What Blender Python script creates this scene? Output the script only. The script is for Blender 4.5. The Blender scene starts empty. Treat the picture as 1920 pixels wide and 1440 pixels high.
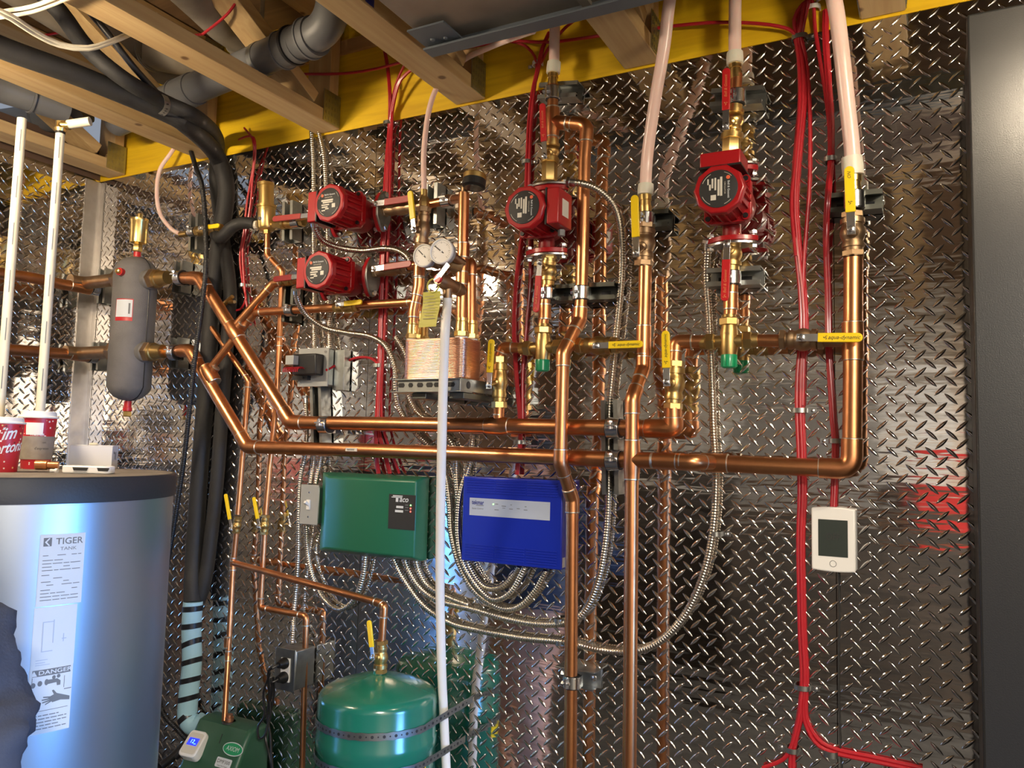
import bpy, bmesh, math, random
from mathutils import Vector as V, Matrix
random.seed(7)
SC = bpy.context.scene
COL = SC.collection
PI = math.pi
# ---------------------------------------------------------------- camera
F = 1492.77
YAW, PIT, ROL = math.radians(27.953), math.radians(4.62), math.radians(1.430)
CAM = V((0, -1.79, 1.57))
fw = V((-math.sin(YAW) * math.cos(PIT), math.cos(YAW) * math.cos(PIT), math.sin(PIT)))
r0 = V((math.cos(YAW), math.sin(YAW), 0)); u0 = r0.cross(fw)
rt = math.cos(ROL) * r0 + math.sin(ROL) * u0
up = -math.sin(ROL) * r0 + math.cos(ROL) * u0
cd = bpy.data.cameras.new('camera'); cam = bpy.data.objects.new('camera', cd); COL.objects.link(cam)
cd.sensor_fit = 'HORIZONTAL'; cd.sensor_width = 36.0; cd.lens = F / 1920 * 36.0
cd.clip_start = 0.02
m = Matrix.Identity(4)
for i in range(3):
    m[i][0] = rt[i]; m[i][1] = up[i]; m[i][2] = -fw[i]; m[i][3] = CAM[i]
cam.matrix_world = m
SC.camera = cam
# ---------------------------------------------------------------- world, lights, exposure
SC.view_settings.view_transform = 'Standard'
SC.view_settings.look = 'None'
SC.view_settings.exposure = 0.5
SC.view_settings.gamma = 1.0
SC.view_settings.use_curve_mapping = False
W = bpy.data.worlds.new('world'); SC.world = W; W.use_nodes = True
bg = W.node_tree.nodes['Background']; bg.inputs[0].default_value = (0.55, 0.62, 0.75, 1); bg.inputs[1].default_value = 0.35
SC.cycles.max_bounces = 7; SC.cycles.glossy_bounces = 5; SC.cycles.diffuse_bounces = 3
SC.cycles.sample_clamp_indirect = 6.0
SC.cycles.use_denoising = True

def area(name, loc, tgt, sx, sy, col, e):
    l = bpy.data.lights.new(name, 'AREA'); l.shape = 'RECTANGLE'; l.size = sx; l.size_y = sy
    l.color = col; l.energy = e
    o = bpy.data.objects.new(name, l); COL.objects.link(o); o.location = loc
    o.rotation_euler = (V(tgt) - V(loc)).to_track_quat('-Z', 'Y').to_euler()
    return o
LAMP = V((-1.86, -1.18, 2.31))
LAMP2 = V((0.27, -0.66, 2.30))
REAR_FILL = V((1.05, -2.7, 2.385))  # unseen rear fill lamp, added to brighten the room behind the camera
area('rear_fill_light', REAR_FILL, REAR_FILL + V((0, 0, -1)), 0.5, 0.16, (1.0, 0.91, 0.79), 125)
wl_ = area('window_daylight', (1.66, -0.74, 1.02), (-1.5, -0.82, 0.72), 0.62, 0.80, (0.14, 0.42, 1.0), 8)
wl_.data.spread = math.radians(62)

# ---------------------------------------------------------------- pixel -> plane helpers (photo frame 1920x1440)
def ray(px, py):
    return fw + (px - 960) / F * rt - (py - 720) / F * up
def P(px, py, d):
    v = ray(px, py); t = (-d - CAM.y) / v.y; return CAM + v * t
def PX(px, py, X):
    v = ray(px, py); t = (X - CAM.x) / v.x; return CAM + v * t
def PZ(px, py, Z):
    v = ray(px, py); t = (Z - CAM.z) / v.z; return CAM + v * t
def dep(p):
    return (p - CAM).dot(fw)
N = V((0, -1, 0)); EX = V((1, 0, 0)); EZ = V((0, 0, 1)); EY = V((0, 1, 0))

# ---------------------------------------------------------------- mesh builder
class MB:
    def __init__(s): s.v = []; s.f = []
    def add(s, vs, fs):
        b = len(s.v); s.v += [V(x) for x in vs]; s.f += [tuple(i + b for i in f) for f in fs]; return s
    def tube(s, pts, r, seg=16, caps=True):
        pts = [V(p) for p in pts]; n = len(pts)
        rs = r if isinstance(r, (list, tuple)) else [r] * n
        T = []
        for i in range(n):
            a = pts[max(0, i - 1)]; b = pts[min(n - 1, i + 1)]
            t = (b - a); T.append(t.normalized() if t.length > 1e-9 else V((0, 0, 1)))
        ref = V((0, -1, 0)) if abs(T[0].y) < .9 else V((0, 0, 1))
        u = (ref - T[0] * ref.dot(T[0])).normalized()
        vs = []
        for i in range(n):
            u = (u - T[i] * u.dot(T[i])); u = u.normalized() if u.length > 1e-6 else T[i].orthogonal().normalized()
            w = T[i].cross(u)
            for k in range(seg):
                a = 2 * PI * k / seg
                vs.append(pts[i] + (u * math.cos(a) + w * math.sin(a)) * rs[i])
        fs = []
        for i in range(n - 1):
            for k in range(seg):
                k2 = (k + 1) % seg
                fs.append((i * seg + k, i * seg + k2, (i + 1) * seg + k2, (i + 1) * seg + k))
        if caps:
            fs.append(tuple(range(seg))[::-1]); fs.append(tuple((n - 1) * seg + k for k in range(seg)))
        return s.add(vs, fs)
    def lathe(s, o, ax, prof, seg=24, ph=0, caps=True):
        ax = V(ax).normalized(); ref = N if abs(ax.y) < .9 else EZ
        u = (ref - ax * ref.dot(ax)).normalized(); w = ax.cross(u); vs = []
        for t, r in prof:
            for k in range(seg):
                a = 2 * PI * k / seg + ph
                vs.append(V(o) + ax * t + (u * math.cos(a) + w * math.sin(a)) * max(r, 1e-5))
        fs = []
        n = len(prof)
        for i in range(n - 1):
            for k in range(seg):
                k2 = (k + 1) % seg
                fs.append((i * seg + k, i * seg + k2, (i + 1) * seg + k2, (i + 1) * seg + k))
        if caps: fs.append(tuple(range(seg))[::-1]); fs.append(tuple((n - 1) * seg + k for k in range(seg)))
        return s.add(vs, fs)
    def box(s, o, X, Y, Z, hx, hy, hz):
        X = V(X).normalized() * hx; Y = V(Y).normalized() * hy; Z = V(Z).normalized() * hz; o = V(o)
        vs = [o + X * a + Y * b + Z * c for a in (-1, 1) for b in (-1, 1) for c in (-1, 1)]
        return s.add(vs, [(0, 1, 3, 2), (4, 6, 7, 5), (0, 4, 5, 1), (2, 3, 7, 6), (0, 2, 6, 4), (1, 5, 7, 3)])
    def bb(s, a, b):
        a = V(a); b = V(b); c = (a + b) / 2; h = (b - a) / 2
        return s.box(c, EX, EY, EZ, abs(h.x), abs(h.y), abs(h.z))
    def prism(s, poly, o, X, Y, Z, z0, z1, sc=1.0):
        o = V(o); X = V(X); Y = V(Y); Z = V(Z); n = len(poly)
        vs = [o + X * x + Y * y + Z * z0 for x, y in poly] + [o + X * x * sc + Y * y * sc + Z * z1 for x, y in poly]
        fs = [tuple(range(n))[::-1], tuple(range(n, 2 * n))] + [(i, (i + 1) % n, n + (i + 1) % n, n + i) for i in range(n)]
        return s.add(vs, fs)
    def ball(s, c, r, seg=16, sc=(1, 1, 1)):
        c = V(c); vs = []; fs = []; R = seg // 2
        for i in range(R + 1):
            a = PI * i / R
            for k in range(seg):
                b = 2 * PI * k / seg
                vs.append(c + V((r * math.sin(a) * math.cos(b) * sc[0], r * math.sin(a) * math.sin(b) * sc[1], r * math.cos(a) * sc[2])))
        for i in range(R):
            for k in range(seg):
                k2 = (k + 1) % seg; fs.append((i * seg + k, (i + 1) * seg + k, (i + 1) * seg + k2, i * seg + k2))
        return s.add(vs, fs)
    def build(s, name, mat, par=None, sharp=35, bevel=0, seg=2, orient=True):
        org = V(par['_o']) if par is not None and '_o' in par.keys() else V((0, 0, 0))
        me = bpy.data.meshes.new(name)
        me.from_pydata([tuple(x - org) for x in s.v], [], s.f)
        if orient:
            bm = bmesh.new(); bm.from_mesh(me)
            bmesh.ops.recalc_face_normals(bm, faces=bm.faces); bm.to_mesh(me); bm.free()
        me.polygons.foreach_set('use_smooth', [True] * len(me.polygons))
        if sharp: me.set_sharp_from_angle(angle=math.radians(sharp))
        me.materials.append(mat)
        o = bpy.data.objects.new(name, me); COL.objects.link(o)
        if par is not None:
            o.parent = par; o['_o'] = tuple(org)
        else: o['_o'] = (0, 0, 0)
        if bevel:
            b = o.modifiers.new('bevel', 'BEVEL'); b.width = bevel; b.segments = seg; b.limit_method = 'ANGLE'; b.angle_limit = math.radians(40)
        return o
def tag(o, label, cat, group=None, kind=None):
    o['label'] = label; o['category'] = cat
    if group: o['group'] = group
    if kind: o['kind'] = kind
    return o
def thing(name, label, cat, loc, group=None):
    o = bpy.data.objects.new(name, None); COL.objects.link(o); o.location = loc; o.empty_display_size = .03
    o['_o'] = tuple(loc); return tag(o, label, cat, group)
def struct(o): o['kind'] = 'structure'; return o

def fillet(pts, R, n=7):
    pts = [V(p) for p in pts]; out = [pts[0]]
    for i in range(1, len(pts) - 1):
        a, b, c = pts[i - 1], pts[i], pts[i + 1]
        d1 = (a - b).normalized(); d2 = (c - b).normalized()
        ang = d1.angle(d2)
        if ang > PI - .03: out.append(b); continue
        L = min(R / math.tan(ang / 2), (a - b).length * .49, (c - b).length * .49)
        p0 = b + d1 * L; p1 = b + d2 * L
        for k in range(n + 1):
            t = k / n
            out.append(p0 * (1 - t) ** 2 + b * 2 * t * (1 - t) + p1 * t * t)
    out.append(pts[-1]); return out
def curve(pts, step=.006):
    pts = [V(p) for p in pts]; n = len(pts); out = []
    for i in range(n - 1):
        p0 = pts[max(0, i - 1)]; p1 = pts[i]; p2 = pts[i + 1]; p3 = pts[min(n - 1, i + 2)]
        if i == 0: p0 = p1 * 2 - p2
        if i == n - 2: p3 = p2 * 2 - p1
        m_ = max(2, int((p2 - p1).length / step))
        for k in range(m_):
            t = k / m_; t2 = t * t; t3 = t2 * t
            out.append(.5 * ((2 * p1) + (p2 - p0) * t + (2 * p0 - 5 * p1 + 4 * p2 - p3) * t2 + (-p0 + 3 * p1 - 3 * p2 + p3) * t3))
    out.append(pts[-1]); return out
def resamp(pts, step):
    out = [pts[0]]; acc = 0
    for a, b in zip(pts, pts[1:]):
        L = (b - a).length
        if L < 1e-9: continue
        t = step - acc
        while t <= L:
            out.append(a + (b - a) * (t / L)); t += step
        acc = L - (t - step)
    return out
def PP(lst):  # list of (px,py,d) or Vectors; runs leaving the frame at the bottom carry on down the wall
    q = [p if isinstance(p, V) else P(*p) for p in lst]
    if not isinstance(lst[-1], V) and lst[-1][1] >= 1446: q.append(V((q[-1].x, q[-1].y, .33)))
    return q

# ---------------------------------------------------------------- materials
def mat(name, col, rough=.5, metal=0, spec=.5, emis=None, es=0, sub=0, coat=0, alpha=None, bump=0, bscale=60, var=None, vscale=8, aniso=0):
    m = bpy.data.materials.new(name); m.use_nodes = True; nt = m.node_tree; b = nt.nodes['Principled BSDF']
    b.inputs['Base Color'].default_value = (*col, 1); b.inputs['Roughness'].default_value = rough
    b.inputs['Metallic'].default_value = metal; b.inputs['Specular IOR Level'].default_value = spec
    if emis: b.inputs['Emission Color'].default_value = (*emis, 1); b.inputs['Emission Strength'].default_value = es
    if sub: b.inputs['Subsurface Weight'].default_value = sub; b.inputs['Subsurface Radius'].default_value = (.02, .01, .008); b.inputs['Subsurface Scale'].default_value = .5
    if coat: b.inputs['Coat Weight'].default_value = coat; b.inputs['Coat Roughness'].default_value = .15
    tc = nt.nodes.new('ShaderNodeTexCoord')
    geo = nt.nodes.new('ShaderNodeNewGeometry')
    if var:
        nz = nt.nodes.new('ShaderNodeTexNoise'); nz.inputs['Scale'].default_value = vscale; nz.inputs['Detail'].default_value = 5
        nt.links.new(geo.outputs['Position'], nz.inputs['Vector'])
        rp = nt.nodes.new('ShaderNodeValToRGB'); rp.color_ramp.elements[0].position = .35; rp.color_ramp.elements[1].position = .68
        rp.color_ramp.elements[0].color = (*col, 1); rp.color_ramp.elements[1].color = (*var, 1)
        nt.links.new(nz.outputs['Fac'], rp.inputs['Fac']); nt.links.new(rp.outputs['Color'], b.inputs['Base Color'])
        rr = nt.nodes.new('ShaderNodeMapRange'); rr.inputs['To Min'].default_value = rough * .8; rr.inputs['To Max'].default_value = min(1, rough * 1.35)
        nt.links.new(nz.outputs['Fac'], rr.inputs['Value']); nt.links.new(rr.outputs['Result'], b.inputs['Roughness'])
    if bump:
        nb = nt.nodes.new('ShaderNodeTexNoise'); nb.inputs['Scale'].default_value = bscale; nb.inputs['Detail'].default_value = 4
        nt.links.new(geo.outputs['Position'], nb.inputs['Vector'])
        bp = nt.nodes.new('ShaderNodeBump'); bp.inputs['Strength'].default_value = bump; bp.inputs['Distance'].default_value = .002
        nt.links.new(nb.outputs['Fac'], bp.inputs['Height']); nt.links.new(bp.outputs['Normal'], b.inputs['Normal'])
    return m
M = {}
M['copper'] = mat('copper', (.76, .35, .155), .30, 1, var=(.56, .235, .105), vscale=14)
M['copper_dull'] = mat('dull_copper', (.66, .33, .20), .42, 1, var=(.45, .22, .13), vscale=22)
M['hx'] = mat('brazed_copper', (.90, .52, .36), .30, 1)
M['brass'] = mat('brass', (.62, .44, .17), .34, 1, var=(.48, .32, .12), vscale=25)
M['brass_lt'] = mat('bright_brass', (.85, .62, .24), .28, 1)
M['bronze'] = mat('brown_bronze', (.42, .29, .17), .42, 1, var=(.32, .21, .12), vscale=30)
M['solder'] = mat('solder', (.72, .68, .60), .35, 1)
M['chrome'] = mat('zinc_plate', (.74, .76, .78), .22, 1)
M['zinc'] = mat('galvanised_steel', (.40, .415, .40), .36, 1, var=(.30, .315, .30), vscale=30)
M['dkzinc'] = mat('dark_strut_steel', (.13, .135, .12), .42, 1)
M['flex'] = mat('armoured_conduit_metal', (.60, .56, .48), .27, 1)
M['alu'] = mat('aluminium_trim', (.62, .60, .58), .38, 1, var=(.52, .50, .48), vscale=20)
M['redpaint'] = mat('red_enamel', (.36, .007, .011), .32, 0, coat=.3)
M['redpaint2'] = mat('dark_red_enamel', (.21, .006, .009), .38, 0, coat=.2)
M['redgrip'] = mat('red_vinyl', (.50, .012, .016), .38, 0, coat=.2)
M['dkredgrip'] = mat('dull_red_vinyl', (.33, .035, .03), .42)
M['yelgrip'] = mat('yellow_vinyl', (.86, .60, .008), .36, 0, coat=.2)
M['redwire'] = mat('red_cable', (.42, .012, .022), .33, 0, coat=.2)
M['black'] = mat('black_plastic', (.012, .012, .013), .38)
M['rubber'] = mat('black_foam_insulation', (.010, .010, .011), .62, bump=.3, bscale=120, var=(.018, .0175, .017), vscale=30)
M['ink'] = mat('black_ink', (.02, .02, .02), .6)
M['goldink'] = mat('gold_print', (.70, .26, .10), .5)
M['grayink'] = mat('grey_ink', (.16, .17, .18), .7)
M['white'] = mat('white_plastic', (.80, .79, .76), .35, coat=.1)
M['cream'] = mat('cream_pvc', (.66, .62, .49), .35)
M['offwhite'] = mat('offwhite_label', (.66, .63, .55), .5)
M['pex'] = mat('pex_tube', (.86, .64, .58), .32, sub=.35, coat=.2)
M['pexw'] = mat('white_pex', (.80, .78, .74), .35, sub=.2)
M['pexring'] = mat('natural_pex_collar', (.74, .72, .62), .4, sub=.3)
M['greenbox'] = mat('green_plastic', (.015, .135, .075), .36, bump=.04, bscale=300)
M['greentank'] = mat('green_enamel', (.010, .155, .095), .20, coat=.6, var=(.014, .145, .095), vscale=18)
M['greencap'] = mat('bright_green_cap', (.004, .30, .12), .3, coat=.3)
M['dkgreen'] = mat('dark_green_polyethylene', (.018, .085, .045), .42, var=(.03, .10, .06), vscale=12)
M['bluebox'] = mat('blue_plastic', (.006, .022, .36), .30, coat=.2)
M['bluelabel'] = mat('pale_blue_label', (.40, .46, .58), .45)
M['blueink'] = mat('blue_ink', (.01, .02, .22), .5)
M['vessel'] = mat('grey_foam_shell', (.135, .128, .122), .62, bump=.35, bscale=260, var=(.17, .16, .155), vscale=20)
M['greyabs'] = mat('grey_drain_pipe', (.105, .108, .112), .42, var=(.13, .134, .138), vscale=6)
M['dullwhite'] = mat('dull_white_pipe', (.30, .27, .22), .55, var=(.20, .17, .13), vscale=9)  # off-white lowered to a dull brown-grey mottle
M['greyplate'] = mat('grey_cover_plate', (.34, .35, .34), .45)
M['duct'] = mat('galvanised_duct', (.36, .32, .27), .42, .55, var=(.24, .21, .18), vscale=5)
M['ductlip'] = mat('slate_duct_lip', (.085, .105, .13), .5, var=(.11, .13, .15), vscale=8)
M['tanksteel'] = mat('silver_tank_jacket', (.40, .45, .51), .33, .9, var=(.37, .42, .48), vscale=5)
M['tankband'] = mat('dark_tank_rim', (.018, .020, .024), .5, bump=.15, bscale=200)
M['tanktop'] = mat('dusty_black_lid', (.14, .12, .105), .7, var=(.22, .19, .16), vscale=12)
M['label'] = mat('white_label', (.62, .66, .69), .55)
M['cabinet'] = mat('charcoal_powder_coat', (.026, .026, .026), .36, .3, bump=.12, bscale=500)
M['denim'] = mat('navy_jacket', (.045, .055, .085), .85, bump=.5, bscale=220)
M['skin'] = mat('skin', (.50, .28, .20), .5, sub=.2)
M['hair'] = mat('dark_hair', (.02, .014, .01), .6)
M['box'] = mat('white_card', (.62, .62, .63), .6)
M['tape'] = mat('black_tape', (.012, .012, .014), .35)
M['paleblue'] = mat('pale_blue_foam', (.36, .60, .70), .55)
M['tagy'] = mat('yellow_paper_tag', (.52, .48, .09), .55, bump=.1, bscale=30)
M['face'] = mat('gauge_face', (.80, .77, .73), .4)
M['lcd'] = mat('lcd_panel', (.035, .045, .040), .25, coat=.4)
M['ledg'] = mat('green_led', (.1, .8, .1), .4, emis=(.25, 1, .2), es=3)
M['ledr'] = mat('red_led', (.8, .1, .1), .4, emis=(1, .08, .05), es=3)
M['lcdblue'] = mat('blue_backlit_screen', (.01, .02, .5), .3, emis=(.01, .03, .75), es=1.0)
M['lcdcyan'] = mat('lit_digits', (.2, .5, 1), .4, emis=(.15, .5, 1), es=2.2)
M['fillem'] = mat('fill_lamp_diffuser', (1, .9, .75), .4, emis=(1, .80, .55), es=14)
M['wincool'] = mat('window_glass_glow', (.5, .7, 1), .3, emis=(.45, .66, 1), es=.8)
M['concrete'] = mat('concrete', (.040, .038, .036), .8, bump=.3, bscale=30, var=(.025, .024, .023), vscale=3)
M['orange'] = mat('orange_label', (.75, .13, .05), .5)
M['darkwood'] = mat('dark_wood', (.10, .055, .03), .7)
M['redsteel'] = mat('red_tool_chest', (.35, .02, .02), .35, coat=.4)
M['darkpanel'] = mat('added_dark_panel', (.035, .033, .032), .5, var=(.07, .055, .045), vscale=4)  # colour of unseen surfaces added to darken the plate reflections
M['bulb'] = mat('glowing_lamp_tube', (1, .9, .75), .4, emis=(1.0, .80, .56), es=225)
M['bulb2'] = mat('glowing_lamp_tube_right', (1, .9, .75), .4, emis=(1.0, .83, .60), es=200)
M['grey'] = mat('mid_grey_plastic', (.22, .22, .22), .5)
M['brown'] = mat('kraft_sleeve', (.30, .26, .21), .8, var=(.26, .22, .18), vscale=60)

def wood(name, c1, c2, axis='Y', knots=True, rough=.65):
    m = bpy.data.materials.new(name); m.use_nodes = True; nt = m.node_tree; b = nt.nodes['Principled BSDF']
    b.inputs['Roughness'].default_value = rough
    geo = nt.nodes.new('ShaderNodeNewGeometry'); mp = nt.nodes.new('ShaderNodeMapping')
    nt.links.new(geo.outputs['Position'], mp.inputs['Vector'])
    mp.inputs['Scale'].default_value = {'Y': (22, 1.3, 22), 'X': (1.3, 22, 22), 'Z': (22, 22, 1.3)}[axis]
    nz = nt.nodes.new('ShaderNodeTexNoise'); nz.inputs['Scale'].default_value = 2.2; nz.inputs['Detail'].default_value = 6; nz.inputs['Distortion'].default_value = .6
    nt.links.new(mp.outputs['Vector'], nz.inputs['Vector'])
    rp = nt.nodes.new('ShaderNodeValToRGB'); rp.color_ramp.elements[0].position = .35; rp.color_ramp.elements[1].position = .7
    rp.color_ramp.elements[0].color = (*c1, 1); rp.color_ramp.elements[1].color = (*c2, 1)
    nt.links.new(nz.outputs['Fac'], rp.inputs['Fac'])
    last = rp.outputs['Color']
    if knots:
        vo = nt.nodes.new('ShaderNodeTexVoronoi'); vo.inputs['Scale'].default_value = 7.0
        nt.links.new(geo.outputs['Position'], vo.inputs['Vector'])
        mr = nt.nodes.new('ShaderNodeMapRange'); mr.inputs['From Min'].default_value = .05; mr.inputs['From Max'].default_value = .09
        nt.links.new(vo.outputs['Distance'], mr.inputs['Value'])
        mx = nt.nodes.new('ShaderNodeMixRGB'); mx.inputs[1].default_value = (c1[0] * .35, c1[1] * .28, c1[2] * .22, 1)
        nt.links.new(mr.outputs['Result'], mx.inputs[0]); nt.links.new(last, mx.inputs[2]); last = mx.outputs[0]
    nt.links.new(last, b.inputs['Base Color'])
    bp = nt.nodes.new('ShaderNodeBump'); bp.inputs['Strength'].default_value = .15; bp.inputs['Distance'].default_value = .002
    nt.links.new(nz.outputs['Fac'], bp.inputs['Height']); nt.links.new(bp.outputs['Normal'], b.inputs['Normal'])
    return m
M['wood'] = wood('spruce_lumber', (.42, .275, .12), (.52, .37, .175), 'Y')
M['woodz'] = wood('spruce_upright', (.46, .29, .12), (.57, .39, .18), 'Z')
M['woodx'] = wood('spruce_plate', (.40, .22, .08), (.52, .31, .13), 'X')
M['yellow'] = wood('yellow_rim_board', (.66, .40, .006), (.84, .56, .010), 'X', rough=.5)
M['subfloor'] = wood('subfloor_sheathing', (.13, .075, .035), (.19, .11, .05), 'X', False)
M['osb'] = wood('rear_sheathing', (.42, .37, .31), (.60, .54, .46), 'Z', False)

def plate_mat():
    m = bpy.data.materials.new('polished_tread_plate'); m.use_nodes = True; nt = m.node_tree; b = nt.nodes['Principled BSDF']
    b.inputs['Metallic'].default_value = 1; b.inputs['Base Color'].default_value = (.70, .68, .66, 1)
    geo = nt.nodes.new('ShaderNodeNewGeometry'); mp = nt.nodes.new('ShaderNodeMapping'); mp.inputs['Scale'].default_value = (2.2, 2.2, 15)
    nt.links.new(geo.outputs['Position'], mp.inputs['Vector'])
    nz = nt.nodes.new('ShaderNodeTexNoise'); nz.inputs['Scale'].default_value = 1.6; nz.inputs['Detail'].default_value = 3
    nt.links.new(mp.outputs['Vector'], nz.inputs['Vector'])
    n2 = nt.nodes.new('ShaderNodeTexNoise'); n2.inputs['Scale'].default_value = 26; n2.inputs['Detail'].default_value = 1
    nt.links.new(geo.outputs['Position'], n2.inputs['Vector'])
    b1 = nt.nodes.new('ShaderNodeBump'); b1.inputs['Strength'].default_value = 1; b1.inputs['Distance'].default_value = .0016
    b2 = nt.nodes.new('ShaderNodeBump'); b2.inputs['Strength'].default_value = 1; b2.inputs['Distance'].default_value = .00022
    nt.links.new(nz.outputs['Fac'], b1.inputs['Height']); nt.links.new(n2.outputs['Fac'], b2.inputs['Height'])
    nt.links.new(b1.outputs['Normal'], b2.inputs['Normal']); nt.links.new(b2.outputs['Normal'], b.inputs['Normal'])
    rr = nt.nodes.new('ShaderNodeMapRange'); rr.inputs['To Min'].default_value = .03; rr.inputs['To Max'].default_value = .10
    nt.links.new(nz.outputs['Fac'], rr.inputs['Value']); nt.links.new(rr.outputs['Result'], b.inputs['Roughness'])
    return m
M['plate'] = plate_mat()

def cup_mat():
    m = bpy.data.materials.new('red_confetti_paper'); m.use_nodes = True; nt = m.node_tree; b = nt.nodes['Principled BSDF']
    b.inputs['Roughness'].default_value = .4
    geo = nt.nodes.new('ShaderNodeNewGeometry'); vo = nt.nodes.new('ShaderNodeTexVoronoi'); vo.inputs['Scale'].default_value = 95
    nt.links.new(geo.outputs['Position'], vo.inputs['Vector'])
    mr = nt.nodes.new('ShaderNodeMath'); mr.operation = 'LESS_THAN'; mr.inputs[1].default_value = .21
    nt.links.new(vo.outputs['Distance'], mr.inputs[0])
    sx = nt.nodes.new('ShaderNodeSeparateColor'); nt.links.new(vo.outputs['Color'], sx.inputs[0])
    rp = nt.nodes.new('ShaderNodeValToRGB'); rp.color_ramp.interpolation = 'CONSTANT'
    e = rp.color_ramp.elements; e[0].color = (.85, .75, .70, 1); e[1].position = .35; e[1].color = (.85, .55, .22, 1)
    e2 = rp.color_ramp.elements.new(.6); e2.color = (.14, .01, .02, 1); e3 = rp.color_ramp.elements.new(.72); e3.color = (.50, .018, .03, 1)
    nt.links.new(sx.outputs[0], rp.inputs['Fac'])
    mx = nt.nodes.new('ShaderNodeMixRGB'); mx.inputs[1].default_value = (.50, .018, .03, 1)
    nt.links.new(mr.outputs[0], mx.inputs[0]); nt.links.new(rp.outputs['Color'], mx.inputs[2]); nt.links.new(mx.outputs[0], b.inputs['Base Color'])
    return m
M['cup'] = cup_mat()

# ---------------------------------------------------------------- lettering
def text(s, o, X, Y, size, m, par, name='lettering', off=.0006, shear=0, bold=0, fn=None, sx=1.0, align='CENTER'):
    c = bpy.data.curves.new('t', 'FONT'); c.body = s; c.size = size; c.align_x = align; c.align_y = 'CENTER'; c.resolution_u = 3; c.shear = shear; c.offset = bold * size
    to = bpy.data.objects.new('t', c); me = bpy.data.meshes.new_from_object(to)
    org = V(par['_o'])
    X = V(X).normalized(); Y = V(Y).normalized(); Zn = X.cross(Y)
    for v in me.vertices:
        if fn: q = fn(v.co.x * sx, v.co.y)
        else: q = V(o) + X * v.co.x * sx + Y * v.co.y + Zn * off
        v.co = q - org
    bpy.data.objects.remove(to); bpy.data.curves.remove(c)
    me.name = name; me.materials.clear(); me.materials.append(m)
    ob = bpy.data.objects.new(name, me); COL.objects.link(ob); ob.parent = par; ob['_o'] = tuple(org)
    return ob
def joinq(mb, o, X, Y, rects, off):   # thin printed rectangles
    X = V(X).normalized(); Y = V(Y).normalized(); Z = X.cross(Y)
    for x, y, w, h in rects:
        c = V(o) + X * x + Y * y + Z * off
        mb.box(c, X, Y, Z, w / 2, h / 2, .0002)
    return mb
# ================================================================ THE SETTING
XC = -2.655   # left wall plane
ZT = 2.497    # top of tread plate
def lug_template():
    st = (-.82, -.5, 0, .5, .82); vs = [(-.0162, 0, 0)]; fs = []
    for t in st:
        w = .0037 * (1 - abs(t) ** 2.2) + .0002; h = .0019 * (1 - t * t) ** .6 * (1.12 if t == 0 else 1)
        for k, q in ((-1, 0), (-.55, .62), (0, 1), (.55, .62), (1, 0)):
            vs.append((t * .0162, k * w, q * h + (.0 if q else 0)))
    vs.append((.0162, 0, 0))
    for i in range(4):
        for k in range(4):
            a = 1 + i * 5 + k; fs.append((a, a + 5, a + 6, a + 1))
    for k in range(4):
        fs.append((0, 1 + k, 2 + k)); fs.append((26, 22 + k, 21 + k))
    return vs, fs
LV, LF = lug_template()
def tread_plate(name, o, X, Z, Nn, w, h, phx, phz, par=None, gap=.0008, pitch=.0355):
    """flat sheet with raised lugs; o = lower-left corner, X along, Z up, Nn out"""
    vs = []; fs = []
    def add(p): vs.append(p)
    b = [V(o) + X * a + Z * c + Nn * dd for dd in (0, .003) for a, c in ((gap, 0), (w - gap, 0), (w - gap, h), (gap, h))]
    vs += b; fs += [(4, 5, 6, 7), (0, 3, 2, 1), (0, 1, 5, 4), (1, 2, 6, 5), (2, 3, 7, 6), (3, 0, 4, 7)]
    base = V(o) + Nn * .003
    s2 = math.sqrt(.5); nx = int(w / pitch) + 2; nz = int(h / pitch) + 2
    for i in range(-1, nx):
        for j in range(-1, nz):
            for q in (0, 1):
                cx = (i + .5 * q) * pitch + phx; cz = (j + .5 * q) * pitch + phz
                if cx < .008 or cx > w - .008 or cz < .008 or cz > h - .008: continue
                sx, sz = (s2 * 1.02, s2 * .98) if q == 0 else (s2 * 1.02, -s2 * .98)
                n0 = len(vs); A = X * sx + Z * sz; B = X * (-sz) + Z * sx if q == 0 else X * (-sz) + Z * sx
                C0 = base + X * cx + Z * cz
                for lx, ly, lz in LV: vs.append(C0 + A * lx + B * ly + Nn * lz)
                for f in LF: fs.append(tuple(k + n0 for k in f))
    me = bpy.data.meshes.new(name); me.from_pydata([tuple(v) for v in vs], [], fs)
    sm = [True] * len(fs)
    for i in range(6): sm[i] = False
    me.polygons.foreach_set('use_smooth', sm); me.materials.append(M['plate'])
    ob = bpy.data.objects.new(name, me); COL.objects.link(ob); ob['_o'] = (0, 0, 0)
    return struct(ob)
NB = V((0, -1, 0)); NL = V((1, 0, 0))
seams = [XC, -1.413, -.182, 1.03]
ph = [(.004, .010), (.016, .004), (.018, .022)]
for i in range(3):
    tread_plate('wall_back', (seams[i], 0.003, .30), EX, EZ, NB, seams[i + 1] - seams[i], ZT - .30, *ph[i])
tread_plate('wall_left', (XC - .003, -1.22, .30), EY, EZ, NL, 1.217, ZT - .30, .011, .017)
tread_plate('wall_left', (XC - .003, -2.44, .30), EY, EZ, NL, 1.22, ZT - .30, .002, .008)
mb = MB(); mb.bb((XC - .1, .012, 0), (2.2, .10, ZT - .002)); struct(mb.build('wall_back', M['darkwood']))
mb = MB(); mb.bb((XC - .10, -4.6, 0), (XC - .012, .10, 2.62)); struct(mb.build('wall_left', M['darkwood']))
mb = MB(); mb.bb((XC - .10, -4.7, 0), (2.3, -4.6, 2.95)); struct(mb.build('wall_front', M['osb']))
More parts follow.
